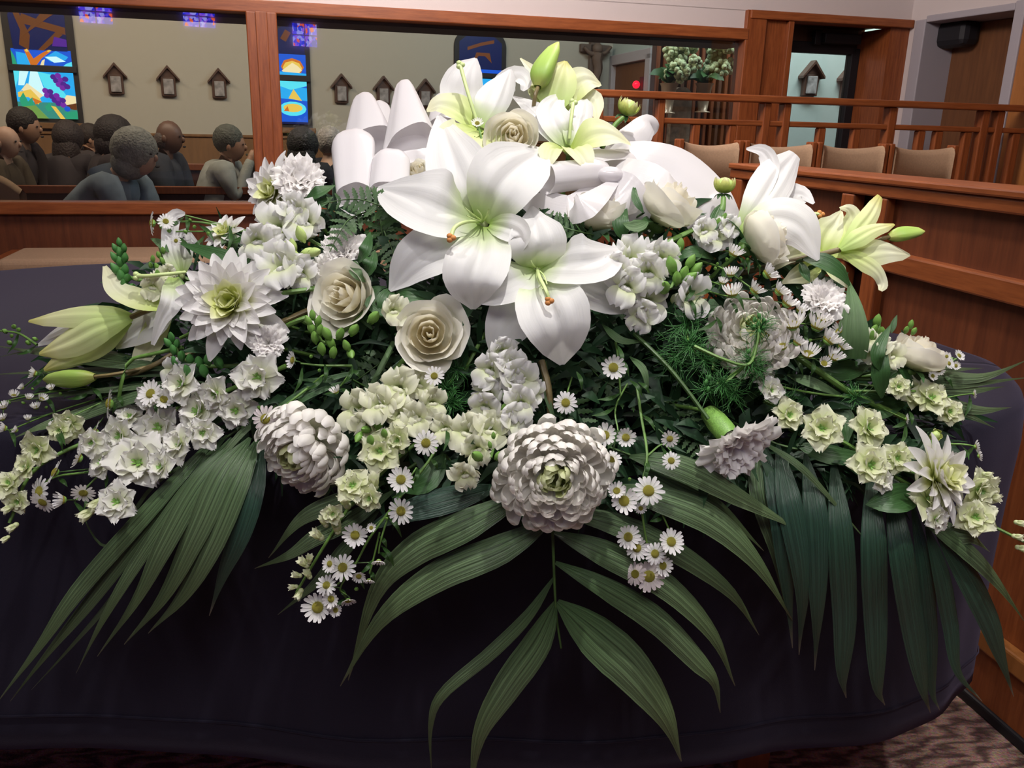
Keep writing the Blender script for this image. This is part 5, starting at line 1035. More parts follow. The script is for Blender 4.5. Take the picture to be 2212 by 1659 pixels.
snap('green spike of snapdragon buds rising at the far left', [(360, 600, .02), (300, 605, .0), (262, 580, .0), (258, 518, .0)], [(330, 620, 28)], [(258, 523, 11, 0, 1), (248, 535, 11, -.3, 1), (268, 535, 11, .3, 1), (258, 545, 13, 0, 1), (247, 555, 13, -.4, .9), (270, 556, 13, .4, .9), (259, 566, 14, 0, 1), (248, 580, 15, -.4, .9), (270, 582, 15, .4, .9), (262, 596, 16, 0, .9), (268, 612, 14, .2, .6), (285, 620, 14, .5, .3), (275, 600, 14, .5, .5)], 'snapy', 'gbudd')
snap('small green bud spray behind the left lily', [(400, 620, .04), (360, 570, .03), (345, 535, .03)], [(345, 605, 24), (365, 590, 22)], [(330, 558, 9), (342, 550, 9), (352, 540, 9), (338, 575, 9), (325, 572, 8), (350, 562, 9), (340, 590, 10)], 'snapy')
snap('green snapdragon bud cluster below the left rose', [(820, 640, .05), (760, 700, .03), (700, 740, .02), (680, 690, .0)], [(850, 672, 34, .6, .3)], [(675, 680, 13, 0, 1), (666, 692, 13, -.4, 1), (688, 692, 13, .4, 1), (672, 708, 15, -.2, .9), (692, 712, 15, .3, .8), (680, 728, 16, 0, .8), (705, 720, 18), (712, 738, 18), (695, 752, 17), (735, 720, 17, .4, .7), (765, 712, 18, .6, .6), (748, 745, 15), (758, 765, 16, .3, -.5), (720, 760, 16), (808, 685, 20, .6, .5)], 'snapy')
snap('dark green snapdragon bud tip under the left dahlia', [(520, 790, .05), (440, 790, .02), (390, 770, .0), (372, 725, .0)], [(380, 800, 34, -.3, 0)], [(370, 728, 13, 0, 1), (362, 740, 13, -.4, .8), (382, 742, 13, .4, .8), (374, 755, 14, 0, .8), (392, 768, 15), (378, 780, 15), (410, 775, 15), (430, 782, 17), (450, 775, 17), (470, 780, 18), (440, 800, 18), (405, 800, 16)], 'snap', 'gbudd')
snap('white snapdragon right of centre with upright green bud spike', [(1340, 590, .05), (1400, 620, .03), (1450, 620, .0), (1470, 530, .0)], [(1360, 560, 50), (1400, 590, 48), (1355, 620, 46), (1400, 650, 46), (1430, 560, 42), (1488, 640, 48, .6, .1), (1385, 680, 40, 0, -.2), (1330, 580, 36)], [(1470, 528, 16, 0, 1), (1460, 550, 15, -.2, 1), (1450, 572, 22, -.4, 1), (1492, 565, 18, .5, 1), (1505, 580, 18, .7, .8), (1478, 590, 19, .2, .8), (1462, 600, 18), (1490, 600, 20, .7, .5), (1435, 620, 24, -.1, .2), (1380, 590, 15), (1350, 585, 14), (1372, 640, 13)])
snap('white snapdragon hanging just below the two big lilies', [(1110, 720, .06), (1100, 800, .04), (1090, 880, .03)], [(1060, 800, 42, -.3, .1), (1120, 820, 48, .2, .1), (1055, 850, 44, -.3, -.1), (1125, 870, 40), (1105, 790, 38), (1050, 880, 42, -.2, -.2), (1110, 905, 40, .4, .1), (1085, 760, 36), (1150, 845, 30)], [(1090, 880, 14), (1085, 850, 12)])
snap('pale green-white snapdragon above the front chrysanthemum', [(1140, 900, .05), (1080, 930, .03), (1060, 990, .0)], [(1010, 935, 46, -.2, .3), (1060, 930, 46, .1, .4), (1030, 970, 36, -.2, 0), (960, 925, 32, -.4, .3), (1005, 1025, 34, -.2, -.2)], [(1030, 985, 20, -.3, .3), (1078, 985, 17, .3, .4), (1066, 940, 9, 0, 1), (1058, 960, 9, -.2, 1)], 'snapy')
snap('cream snapdragon cluster left of centre with round green buds', [(880, 790, .06), (850, 850, .03), (820, 900, .03)], [(862, 838, 48, 0, .3), (905, 830, 38, .3, .4), (775, 885, 48, -.3, .2), (820, 875, 44), (865, 895, 40), (900, 905, 38), (790, 920, 38, -.4, -.2), (935, 870, 34, .4, .3)], [(818, 912, 20), (790, 928, 16, -.3, .1), (800, 950, 15), (775, 945, 15, -.3, -.6), (830, 935, 13)], 'snapy')
snap('snapdragon stem with green buds beside the far right rose', [(1910, 850, .04), (1902, 800, .0), (1898, 740, .0), (1900, 690, .0)], [(1890, 755, 36, -.3, .3), (1925, 770, 32, .3, .3), (1870, 735, 26)], [(1895, 692, 16, 0, 1), (1888, 712, 14), (1905, 715, 13), (1865, 700, 11), (1872, 712, 10), (1885, 725, 15), (1968, 700, 11, 0, 1), (1958, 712, 10), (1975, 715, 10)], 'snapy')
snap('faded white blossoms left of the right chrysanthemum', [(1560, 700, .06), (1545, 760, .04), (1540, 800, .03)], [(1545, 510, 40, -.2, .3), (1520, 500, 30), (1575, 490, 26)], [(1565, 470, 12), (1552, 480, 11)], 'snap')
# --- feverfew daisies
def spray(label, stems, heads, buds=(), mat='daisy', name='feverfew_spray', cat='daisies'):
    s0 = stems[0]; t = stalk(name, label, cat, s0, .0022, 'stem')
    for s_ in stems[1:]: twig(t, s_, .0014, 'stem')
    rf_ = random.Random(len(heads))
    for x, y, r, *f in heads:
        fx, fy, fz = (f[0], f[1], f[2] if len(f) > 2 else 1) if f else (rf_.uniform(-.25, .25), rf_.uniform(-.1, .35), 1)
        if len(f) > 3 and f[2] == .8 and f[3] == 3: fx, fy, fz, f = fx*1.4, fy+.55, .35, (0, 0, 0, 4)
        daisy(t, x, y, rf_.uniform(-.03, -.012), r, (fx, fy, fz), None if not f or len(f) < 4 else f[3], mat)
        # a side stem back to the nearest point of the main stems
        best = min(((sx, sy) for s_ in stems for sx, sy, *_ in s_), key=lambda q: (q[0]-x)**2+(q[1]-y)**2+(1e5 if q[1] > y+6 else 0))
        if (best[0]-x)**2+(best[1]-y)**2 > 90: twig(t, [(x, y+1, .012), ((x+best[0])/2+rf_.uniform(-6, 6), (y+best[1])/2, .018), (best[0], best[1], .02)])
    for x, y, r in buds: bud(t, x, y, .0, r, (rf_.uniform(-.5, .5), .3, .8), 'gbud')
    for s_ in stems:
        for k in range(3):
            a_ = s_[min(len(s_)-1, k)]; ax_, ay_ = a_[0]+rf_.uniform(-6, 6), a_[1]+rf_.uniform(-6, 10); L_ = rf_.uniform(25, 60); an = rf_.uniform(.5, 2.7)
            leaf(t, [(ax_, ay_, .02), (ax_+L_*.5*math.cos(an), ay_+L_*.5*math.sin(an), .0), (ax_+L_*math.cos(an+.2), ay_+L_*math.sin(an+.2), .005)], [1, 4, 5, 3, .5], 'fern')
    return t
spray('long daisy spray right of the front chrysanthemum, ending in a cluster', [[(1375, 830, .04), (1385, 900, .02), (1398, 985, .01), (1385, 1060, .0), (1390, 1130, .0), (1405, 1210, .0)], [(1360, 820, .05), (1330, 880, .02), (1335, 930, .01)], [(1398, 985, .01), (1430, 960, .01), (1450, 975, .01)], [(1400, 1050, .0), (1430, 1110, .0), (1448, 1150, .0)]],
      [(1307, 940, 28), (1352, 945, 24), (1447, 948, 20, 0, -.3), (1450, 995, 21), (1322, 992, 22, 0, .5), (1401, 1060, 35), (1348, 1082, 33), (1332, 1060, 22, -.2, .5), (1384, 1098, 14), (1357, 1160, 29), (1376, 1184, 27), (1450, 1170, 30, .2, .3), (1415, 1196, 26), (1432, 1222, 25, .4, .1)], [(1360, 1035, 7), (1385, 1222, 8)])
spray('single daisy right of the second lily and one lower left of it', [[(1330, 740, .06), (1335, 770, .04), (1340, 850, .04)], [(1240, 800, .06), (1225, 850, .03)]], [(1325, 794, 30, 0, .1), (1222, 870, 27, 0, .1)])
spray('pinkish daisies at the bottom of the right front spray', [[(1410, 1180, .02), (1402, 1240, .01)]], [(1402, 1245, 36, -.1, .3), (1372, 1240, 26, -.6, .2)], (), 'daisyp')
spray('long daisy spray left of centre hanging to the bottom cluster', [[(960, 920, .05), (930, 990, .02), (860, 1080, .01), (800, 1160, .0), (760, 1230, .0), (700, 1290, .0)], [(900, 1010, .02), (880, 1040, .01)], [(840, 1110, .01), (822, 1170, .0), (818, 1195, .0)], [(820, 1150, .01), (805, 1215, .0), (798, 1238, .0)], [(760, 1230, .0), (735, 1270, .0), (748, 1285, .0)]],
      [(920, 957, 29), (866, 1036, 30), (866, 1104, 30), (767, 1156, 28), (740, 1226, 30), (712, 1218, 20, -.6, .2), (705, 1264, 24, -.2, .5), (715, 1294, 21), (686, 1312, 36, -.1, .1), (752, 1298, 19, .2, -.8, .5, 3), (818, 1213, 18, 0, -.9, .4, 3), (797, 1254, 15, 0, -.9, .4, 3), (775, 1245, 17, .2, -.5), (938, 812, 22, 0, .2), (802, 1140, 12, 0, .2), (725, 1318, 16)], [(770, 1272, 8), (835, 1120, 6)])
spray('two small daisies left of the cream snapdragons', [[(760, 790, .05), (700, 790, .03), (650, 785, .02)], [(760, 800, .05), (735, 835, .02)]], [(632, 778, 22, -.7, .1, .6, 3), (726, 846, 15, -.3, .4, .8, 3)], [(672, 770, 7), (690, 800, 7)])
spray('pale pink daisy on the left chrysanthemum shoulder', [[(700, 810, .04), (650, 850, .0), (590, 895, -.01)]], [(573, 905, 32, -.2, .1, 1, 1)], [(617, 900, 9), (560, 880, 8)], 'daisyp')
spray('daisy spray among the larkspur at lower left', [[(380, 940, .05), (230, 1010, .02), (120, 1030, .01), (80, 1060, .01)], [(230, 1010, .02), (180, 1060, .01), (165, 1080, .01)], [(300, 960, .03), (200, 930, .01)]],
      [(85, 1062, 34, -.5, .1, .8, 1), (118, 1020, 30, -.8, .5, .5), (170, 990, 28, -.9, .4, .4), (92, 1085, 28, -.2, -.6, .8), (135, 1080, 22, -.3, -.5, .8, 3), (180, 1065, 26, .2, -.6, .7), (205, 935, 28, -.9, .3, .4), (235, 872, 34, -1, .1, .4), (325, 850, 30, -.3, .4), (355, 862, 26, .4, .4)], [])
spray('small aster head at upper left tip above the twisted lily', [[(540, 500, .04), (430, 480, .01), (345, 480, .0)], [(540, 500, .04), (440, 500, .01), (380, 500, .0)], [(500, 490, .03), (400, 465, .0)]], [(328, 482, 26, -1, 0, .3), (358, 478, 18, .5, .3), (380, 520, 12)], [(350, 490, 10), (400, 500, 7), (420, 490, 7), (450, 505, 8), (365, 500, 9), (410, 475, 6)])
spray('tiny white daisy on a green sprig between the top lilies', [[(1045, 340, .01), (1040, 300, -.02), (1034, 275, -.02)], [(1040, 310, -.02), (1055, 290, -.02)], [(1042, 320, -.02), (1025, 295, -.02)]], [(1031, 266, 15, 0, .5)], [(1056, 292, 8), (1038, 283, 7), (1022, 292, 6), (1048, 305, 6)])
t = spray('dense asters between the right roses and the right chrysanthemum', [[(1500, 560, .06), (1560, 580, .02), (1620, 620, .0)], [(1480, 590, .06), (1540, 610, .02), (1580, 625, .0)], [(1500, 620, .06), (1570, 640, .02), (1660, 650, .01)], [(1480, 640, .06), (1550, 690, .03)], [(1520, 540, .06), (1600, 545, .02)]],
      [(1584, 548, 24, .3, .2, .8, 3), (1582, 634, 26, -.1, .3, .8, 3), (1630, 628, 24, .5, .3, .8, 3), (1658, 592, 26, .6, .1, .8, 3), (1683, 630, 24, .5, .2, .8, 3), (1700, 655, 26, .4, .2, .8, 3), (1578, 592, 20, 0, .4, .8, 3), (1560, 610, 14, 0.17, 0.32, .8, 3)], [(1545, 580, 7), (1570, 560, 7), (1600, 580, 7), (1615, 560, 6), (1530, 600, 7), (1550, 570, 6), (1600, 600, 6), (1640, 575, 7)])
spray('bunch of small white asters left of the grey-green leaf', [[(1660, 760, .05), (1720, 740, .02), (1790, 730, .01)], [(1680, 740, .05), (1720, 770, .02), (1760, 775, .01)], [(1690, 700, .04), (1740, 700, .01)]],
      [(1712, 702, 34, -.1, .2, .8, 3), (1765, 705, 32, .2, .3, .8, 3), (1790, 735, 30, .5, .3, .8, 3), (1745, 765, 28, 0, -.1, .8, 3), (1800, 772, 26, .2, 0, .8, 3), (1690, 748, 24, -.2, 0, .8, 3), (1722, 740, 22, 0.55, 0.56, .8, 3), (1775, 690, 24, .3, .5, .8, 3), (1812, 715, 18, -0.44, -0.04, .8, 3), (1780, 785, 16, 0, -.4, .8, 3), (1660, 722, 20, 0.42, 0.42, .8, 3), (1818, 750, 20, .5, .2, .8, 3), (1728, 670, 20, 0.24, 0.12, .8, 3)], [(1750, 735, 7), (1770, 750, 7)])
spray('slender spray of tiny buds reaching out at far left', [[(330, 860, .05), (200, 840, .03), (90, 850, .02), (0, 870, .0)], [(250, 850, .04), (120, 890, .02), (20, 930, .0)], [(200, 840, .03), (90, 800, .01)], [(240, 860, .03), (110, 920, .01)]],
      [(75, 807, 15, -.6, -.3, .8, 3), (30, 855, 13, 0.14, 0.01, .8, 3), (8, 880, 15, -0.03, 0.18, .8, 3), (62, 860, 11, 0.30, 0.60, .8, 3), (90, 862, 13, 0.54, 0.28, .8, 3), (78, 880, 13, -0.01, 0.09, .8, 3), (10, 925, 15, -.4, -.4, .8, 3), (35, 930, 11, -0.46, -0.08, .8, 3), (110, 840, 11, 0.01, 0.12, .8, 3), (5, 905, 13, -0.08, 0.52, .8, 3), (60, 905, 10, 0.08, 0.29, .8, 3), (48, 838, 10, -0.24, -0.08, .8, 3), (115, 918, 10, -0.14, -0.00, .8, 3)], [(20, 870, 6), (50, 870, 6), (100, 880, 6), (130, 850, 6), (40, 850, 5), (70, 840, 5)])
spray('tiny green-white buds above the far left palm blades', [[(80, 745, .0), (40, 720, .0), (0, 715, .0)]], [], [(30, 705, 9), (40, 712, 8), (60, 740, 9), (75, 732, 8), (20, 740, 9), (10, 715, 9), (25, 725, 7)])
spray('small cluster of aster buds right of the cup-shaped rose', [[(1990, 830, .02), (2030, 800, .0), (2065, 775, .0)]], [(2072, 768, 14, .4, .5), (2050, 785, 13, .3, .2), (2028, 800, 13), (2045, 770, 11), (2015, 812, 12), (2065, 790, 11)], [(2035, 785, 6), (2055, 775, 6)])
spray('single side daisies at lower right edge', [[(2040, 960, .03), (2080, 960, .0), (2110, 965, .0)], [(1960, 880, .02), (2050, 858, .0), (2100, 850, .0)], [(1900, 880, .03), (1955, 905, .0)]], [(2108, 965, 16, 1, .1, .2, 3), (2115, 985, 13, 1, .1, .2, 3), (2104, 851, 11, 1, 0, .2, 2), (1958, 905, 12, 1, 0, .2, 2)], [])
# --- dahlia buds
def dbud(label, px, py, r, face, stem):
    t = head('dahlia_bud', px, py, 0, r, face, label, 'bud', None, 0)
    g = sphere((0, 0, 0), .62, None, 1, 1, .9); ob('bud_core', g.mesh('bud_core', M['ybud']), t)
    for k in range(12): putp(t, upetal('dbp', 1.5, [.25, .34, .34, .22, .03], 12, 118, .3, 8, 3, 'budp', .15, -.58, .9), k*.5236+(.2 if k % 2 else 0), 0, 1 if k % 2 else .92)
    for k in range(5): putp(t, upetal('dbs', .75, [.12, .2, .16, .02], -10, -70, .2, 5, 2, 'leaf', .1, -.6), k*1.2566, 0, 1, 'sepal')
    g = tube(W_(stem), .0042, .0045, 6, n=8); inv = t.matrix_basis.inverted(); g.v = [inv @ v for v in g.v]; ob('stem', g.mesh('stem', M['stem']), t); return t
M['budp'] = leafy('dahlia_bud_petal', [(0, (.16, .32, .05)), (.4, (.46, .58, .10)), (.8, (.66, .68, .22)), (1, (.80, .74, .52))], .15, .45, .3, .3, 8)
dbud('yellow-green dahlia bud on a stem against the railing', 1357, 232, 30, (.35, .8, .4), [(1345, 255, .0), (1325, 275, .0), (1300, 320, .03)]); dbud('yellow-green dahlia bud above the right cream rose', 1565, 400, 30, (.05, 1, .25), [(1563, 428, .0), (1560, 460, .0), (1545, 520, .04)])
dbud('small green bud in front of the lower right dahlia', 2020, 940, 17, (0, .1, 1), [(2015, 955, .0), (2005, 990, .0), (2010, 1040, .02)])
# --- ribbon bow
t = thing('ribbon_bow', S(1290, 365, .05), 'large white satin ribbon bow with loops left and right of the top lilies', 'ribbon')
H1 = [44, 46, 40, 32, 28, 34, 44, 46]
thimble(t, (886, 318, .03), (872, 172, .03), 62, 26, .6, 1, flat=.12); thimble(t, (797, 320, .07), (784, 202, .07), 62, 30, .6, 2, flat=.1)
thimble(t, (768, 430, .05), (762, 286, .04), 42, 52, .7, 3); thimble(t, (838, 420, .04), (846, 326, .03), 44, 42, .6, 4); thimble(t, (960, 280, .13), (962, 202, .12), 44, 30, .6, 5); thimble(t, (822, 290, .14), (818, 220, .13), 40, 26, .6, 6)
loop(t, [(950, 330, .07), (890, 318, .05), (850, 350, .05), (900, 400, .09)], [36, 40, 40, 36], (0, .4, 1), -.2)
loop(t, [(1270, 345, .06), (1360, 340, .04), (1455, 362, .04), (1530, 430, .06), (1575, 520, .09)], [34, 56, 76, 74, 58], (.1, .3, 1), -.35)
loop(t, [(1340, 330, .09), (1375, 290, .085), (1402, 262, .09), (1415, 290, .13)], [44, 38, 24, 24], (.1, .3, 1), -.3)
loop(t, [(1290, 400, .06), (1350, 440, .05), (1400, 470, .07)], [50, 60, 50], (0, .3, 1), .1)
thimble(t, (1178, 386, .01), (1322, 370, .01), 34, 30, .8, 7)
loop(t, [(1310, 380, .03), (1240, 440, .03), (1180, 435, .04), (1130, 440, .06)], [16, 26, 30, 28, 22], (0, .4, 1), -.12)
loop(t, [(1330, 360, .03), (1390, 370, -.0), (1440, 395, .0), (1480, 420, .03)], [40, 38, 34, 30, 26], (0, .5, 1), -.15)
loop(t, [(1310, 400, .02), (1345, 420, .01), (1370, 450, .03), (1370, 480, .06)], [42, 48, 44, 36, 26], (-.1, .2, 1), .2)
loop(t, [(1310, 370, .02), (1270, 345, .0), (1300, 330, .0), (1370, 330, .04)], [24, 26, 26, 24, 20], (0, .8, 1), -.2)
loop(t, [(1335, 385, .01), (1280, 430, -.02), (1250, 450, -.01), (1230, 470, .02)], [8, 26, 34, 30, 16], (-.2, .3, 1), -.12)
g = sphere(S(1318, 378, .0)-t.location, .014, None, 1.5, 1, .9); ob('knot', g.mesh('knot', M['satin']), t)
# --- palms
HP = (0, .45, 1)
frond('palm frond hanging in front at the centre, leaflets spread to both sides', [(1188, 960, .06), (1192, 1100, .01), (1197, 1240, .0), (1202, 1330, .0), (1212, 1400, .0)], [
    ([(1192, 1125, .0), (1080, 1185, -.01), (940, 1245, -.01), (820, 1340, .0), (735, 1482, .03)], 36), ([(1150, 1060, .02), (1010, 1130, .0), (890, 1190, .01), (810, 1280, .02), (752, 1470, .05)], 38),
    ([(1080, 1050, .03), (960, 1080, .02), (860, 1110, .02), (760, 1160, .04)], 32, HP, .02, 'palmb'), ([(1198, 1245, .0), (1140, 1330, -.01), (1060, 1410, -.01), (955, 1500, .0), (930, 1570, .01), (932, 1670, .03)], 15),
    ([(1201, 1300, .0), (1160, 1390, -.01), (1090, 1490, -.01), (1035, 1590, .0), (1015, 1720, .03)], 33), ([(1204, 1300, .0), (1290, 1375, -.01), (1370, 1450, -.01), (1440, 1550, .0), (1472, 1645, .03)], 50),
    ([(1200, 1215, .0), (1310, 1270, -.01), (1420, 1340, -.01), (1510, 1430, .0), (1545, 1475, .01), (1556, 1540, .03)], 29), ([(1197, 1150, .01), (1310, 1195, .0), (1440, 1265, .0), (1540, 1370, .01), (1588, 1482, .04)], 32),
    ([(1194, 1100, .02), (1330, 1130, .01), (1460, 1190, .01), (1580, 1280, .02), (1640, 1372, .05)], 28), ([(1300, 1050, .02), (1440, 1080, .0), (1550, 1130, .0), (1640, 1220, .01), (1712, 1340, .04)], 36)])
frond('palm frond fanned out behind the lower right carnation', [(1300, 960, .06), (1380, 990, .03)], [([(1360, 985, .02), (1480, 1010, .0), (1610, 1080, .01), (1735, 1150, .03)], 30), ([(1640, 950, .03), (1720, 1000, .02), (1780, 1060, .02), (1890, 1190, .03)], 9), ([(1380, 1010, .03), (1480, 1060, .02), (1560, 1100, .03), (1650, 1190, .05)], 24)])
frond('palm frond fanned down at lower left under the larkspur', [(640, 850, .07), (560, 900, .05), (480, 950, .04)], [
    ([(480, 930, .03), (330, 1090, .01), (170, 1270, .01), (80, 1400, .01), (-8, 1520, .03)], 23), ([(490, 940, .03), (350, 1100, .02), (200, 1290, .02), (110, 1400, .02), (22, 1515, .03)], 19), ([(480, 945, .05), (370, 1090, .04), (250, 1280, .04), (150, 1400, .05), (68, 1490, .06)], 9),
    ([(500, 945, .02), (400, 1060, .01), (290, 1220, .01), (220, 1340, .01), (164, 1455, .03)], 18), ([(520, 945, .02), (430, 1040, .0), (350, 1180, .0), (290, 1300, .01), (210, 1418, .03)], 27), ([(540, 945, .02), (480, 1020, -.0), (420, 1150, -.0), (350, 1290, .01), (268, 1392, .03)], 33),
    ([(555, 950, .02), (510, 1040, -.0), (450, 1180, -.0), (390, 1290, .01), (320, 1368, .03)], 33, HP, .02, 'palm'), ([(565, 955, .03), (545, 1050, .01), (515, 1150, .01), (480, 1240, .02), (452, 1330, .04)], 30, HP, .02, 'palmb'), ([(470, 960, .06), (330, 1050, .05), (230, 1180, .06), (150, 1060, .05)], 5)])
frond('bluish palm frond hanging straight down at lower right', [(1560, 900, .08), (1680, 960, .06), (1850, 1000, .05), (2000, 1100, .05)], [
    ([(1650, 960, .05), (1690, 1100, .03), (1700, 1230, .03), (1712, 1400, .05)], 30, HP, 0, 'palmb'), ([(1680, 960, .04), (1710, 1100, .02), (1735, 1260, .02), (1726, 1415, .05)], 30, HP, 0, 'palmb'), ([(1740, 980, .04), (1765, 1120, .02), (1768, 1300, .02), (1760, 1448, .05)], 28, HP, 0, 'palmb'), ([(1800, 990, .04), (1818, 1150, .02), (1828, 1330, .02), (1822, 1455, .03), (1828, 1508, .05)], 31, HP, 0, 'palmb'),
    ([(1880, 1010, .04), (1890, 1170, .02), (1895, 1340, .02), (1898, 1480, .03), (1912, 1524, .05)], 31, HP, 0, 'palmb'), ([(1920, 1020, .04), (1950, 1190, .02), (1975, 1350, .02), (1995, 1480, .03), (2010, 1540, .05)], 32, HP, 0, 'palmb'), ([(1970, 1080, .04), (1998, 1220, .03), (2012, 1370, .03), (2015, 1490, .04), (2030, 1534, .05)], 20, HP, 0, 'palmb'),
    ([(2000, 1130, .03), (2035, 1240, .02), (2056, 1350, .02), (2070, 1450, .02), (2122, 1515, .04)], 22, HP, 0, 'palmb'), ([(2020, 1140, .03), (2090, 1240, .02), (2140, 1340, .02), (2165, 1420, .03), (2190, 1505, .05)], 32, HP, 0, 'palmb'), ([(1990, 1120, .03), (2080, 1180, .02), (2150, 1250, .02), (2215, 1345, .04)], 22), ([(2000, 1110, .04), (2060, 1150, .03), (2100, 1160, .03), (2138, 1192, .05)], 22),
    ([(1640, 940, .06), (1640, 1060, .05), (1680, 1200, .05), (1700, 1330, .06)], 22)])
frond('narrow palm blades reaching left over the table at far left', [(450, 830, .05), (380, 815, .04)], [([(400, 800, .04), (250, 780, .02), (120, 765, .02), (-20, 745, .02)], 22, (0, 1, .6)), ([(400, 810, .04), (250, 800, .03), (120, 800, .03), (-30, 810, .03)], 20, (0, 1, .6)), ([(400, 820, .03), (270, 835, .02), (130, 850, .02), (-20, 875, .02)], 16, (0, 1, .6)), ([(420, 830, .03), (300, 850, .01), (180, 890, .01), (90, 920, .02), (20, 950, .03)], 22, (0, .8, 1)), ([(380, 800, .04), (220, 760, .03), (100, 750, .03), (-20, 775, .03)], 18, (0, 1, .6))], 'palm')
frond('thin palm blades fanning right past the table end', [(1800, 820, .05), (1880, 820, .03)], [([(1880, 815, .03), (1990, 805, .01), (2080, 815, .01), (2140, 810, .01), (2225, 775, .02)], 16, (0, .5, 1)), ([(1880, 820, .03), (1990, 822, .01), (2090, 828, .01), (2225, 815, .02)], 15, (0, .5, 1)), ([(1890, 825, .03), (2000, 835, .01), (2100, 842, .01), (2170, 835, .01)], 15, (0, .5, 1)), ([(1960, 850, .03), (2050, 870, .01), (2120, 885, .01), (2185, 880, .02)], 16, (0, .5, 1)), ([(2030, 870, .03), (2090, 895, .01), (2150, 925, .02)], 9), ([(1850, 790, .04), (1950, 800, .03), (2050, 798, .03), (2125, 795, .03)], 12, (0, .5, 1))])
frond('dark palm blades behind the left chrysanthemum', [(900, 1000, .06), (840, 1040, .05)], [([(830, 1040, .05), (740, 1080, .04), (650, 1120, .04), (580, 1205, .06)], 24), ([(850, 1060, .04), (760, 1120, .03), (680, 1160, .03), (620, 1200, .04), (550, 1228, .05)], 22), ([(820, 1100, .05), (740, 1190, .04), (680, 1260, .04), (600, 1328, .05)], 17)])
# --- ferns and broad leaves
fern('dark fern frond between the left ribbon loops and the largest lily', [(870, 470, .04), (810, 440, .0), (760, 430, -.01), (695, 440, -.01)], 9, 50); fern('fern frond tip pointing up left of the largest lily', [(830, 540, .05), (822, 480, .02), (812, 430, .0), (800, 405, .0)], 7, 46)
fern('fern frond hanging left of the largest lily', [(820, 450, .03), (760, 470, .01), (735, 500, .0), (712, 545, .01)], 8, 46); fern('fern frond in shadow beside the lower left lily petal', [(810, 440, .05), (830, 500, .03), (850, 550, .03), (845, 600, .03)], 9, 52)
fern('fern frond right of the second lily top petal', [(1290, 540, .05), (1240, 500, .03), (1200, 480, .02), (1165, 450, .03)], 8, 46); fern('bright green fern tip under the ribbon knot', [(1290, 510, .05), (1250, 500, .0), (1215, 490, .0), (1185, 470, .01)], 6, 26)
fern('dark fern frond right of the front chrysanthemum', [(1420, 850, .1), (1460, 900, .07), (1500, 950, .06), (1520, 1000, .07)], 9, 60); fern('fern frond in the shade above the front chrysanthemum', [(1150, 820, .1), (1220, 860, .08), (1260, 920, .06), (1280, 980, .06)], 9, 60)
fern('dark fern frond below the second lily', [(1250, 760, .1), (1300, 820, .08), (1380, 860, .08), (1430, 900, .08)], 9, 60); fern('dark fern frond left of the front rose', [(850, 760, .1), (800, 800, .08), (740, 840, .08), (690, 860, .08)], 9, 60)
def leafgrp(label, lst, mat='leaf', name='leaf_sprig', cat='leaf', stem=True):
    t = thing(name, S(*lst[0][0][0]), label, cat)
    for pts, w_, *r_ in lst: leaf(t, pts, [w_*q for q in (r_[2] if len(r_) > 2 else (.12, .75, 1, .85, .5, .03))], r_[0] if r_ else mat, r_[1] if len(r_) > 1 else (0, .4, 1))
    if stem: twig(t, [lst[0][0][0], (lst[0][0][0][0]+(1106-lst[0][0][0][0])*.08, lst[0][0][0][1]+15, .08)], .002)
    return t
leafgrp('large grey-green leaf standing beside the white asters at right', [([(1835, 775, .0), (1840, 720, -.02), (1842, 660, -.02), (1834, 606, .0)], 36, 'leafgrey', (0, .0, 1), [.9, 1, .9, .62, .34, .03])])
leafgrp('dark glossy leaf below the cream lily at right', [([(1735, 560, .0), (1775, 565, -.02), (1815, 590, -.02), (1838, 622, .0)], 22), ([(1730, 565, .02), (1738, 590, .01), (1750, 610, .01)], 12)])
leafgrp('long dark leaf behind the twisted lily and left dahlia', [([(600, 600, .05), (520, 570, .0), (450, 545, -.01), (385, 525, .0)], 20), ([(365, 545, .0), (345, 525, .0), (325, 515, .0)], 9, 'leafgrey'), ([(500, 540, .04), (495, 520, .02), (478, 508, .02)], 20, 'leafgrey')])
leafgrp('green leaves around the upper left carnation', [([(660, 430, .0), (690, 415, -.02), (725, 400, .0)], 16), ([(655, 440, .02), (690, 440, .0), (720, 425, .01)], 14), ([(770, 570, .03), (790, 540, .0), (800, 500, .02)], 16), ([(790, 600, .03), (800, 570, .0), (810, 540, .02)], 18), ([(760, 560, .03), (770, 590, .0), (790, 610, .02)], 14, 'leafgrey')])
leafgrp('dark leaves below the largest lily beside the left rose', [([(840, 650, .04), (880, 640, .02), (930, 650, .03)], 22), ([(850, 620, .04), (830, 650, .02), (830, 690, .03)], 18), ([(820, 630, .03), (800, 660, .02), (850, 690, .02)], 12)])
leafgrp('pointed green leaves around the large cream rose', [([(1390, 460, .0), (1372, 430, -.01), (1370, 395, .0)], 9), ([(1395, 440, .02), (1408, 420, .0), (1410, 395, .01)], 8), ([(1400, 480, -.01), (1370, 490, -.02), (1345, 482, -.02)], 16, 'leafgrey'), ([(1350, 520, .04), (1340, 480, .02), (1352, 440, .03)], 20), ([(1560, 440, .0), (1545, 475, -.01), (1535, 510, .0)], 14), ([(1545, 560, .04), (1500, 545, .0), (1450, 560, .02)], 16), ([(1590, 530, .0), (1585, 490, -.01), (1592, 465, .0)], 6)])
leafgrp('upright green leaf with a yellow-lit tip in front of the far right rose', [([(1900, 800, -.02), (1895, 760, -.03), (1925, 700, -.02)], 16), ([(1905, 860, -.0), (1900, 800, -.02), (1912, 740, -.02)], 22), ([(1925, 720, .0), (1930, 700, .0), (1938, 680, .0)], 7)])
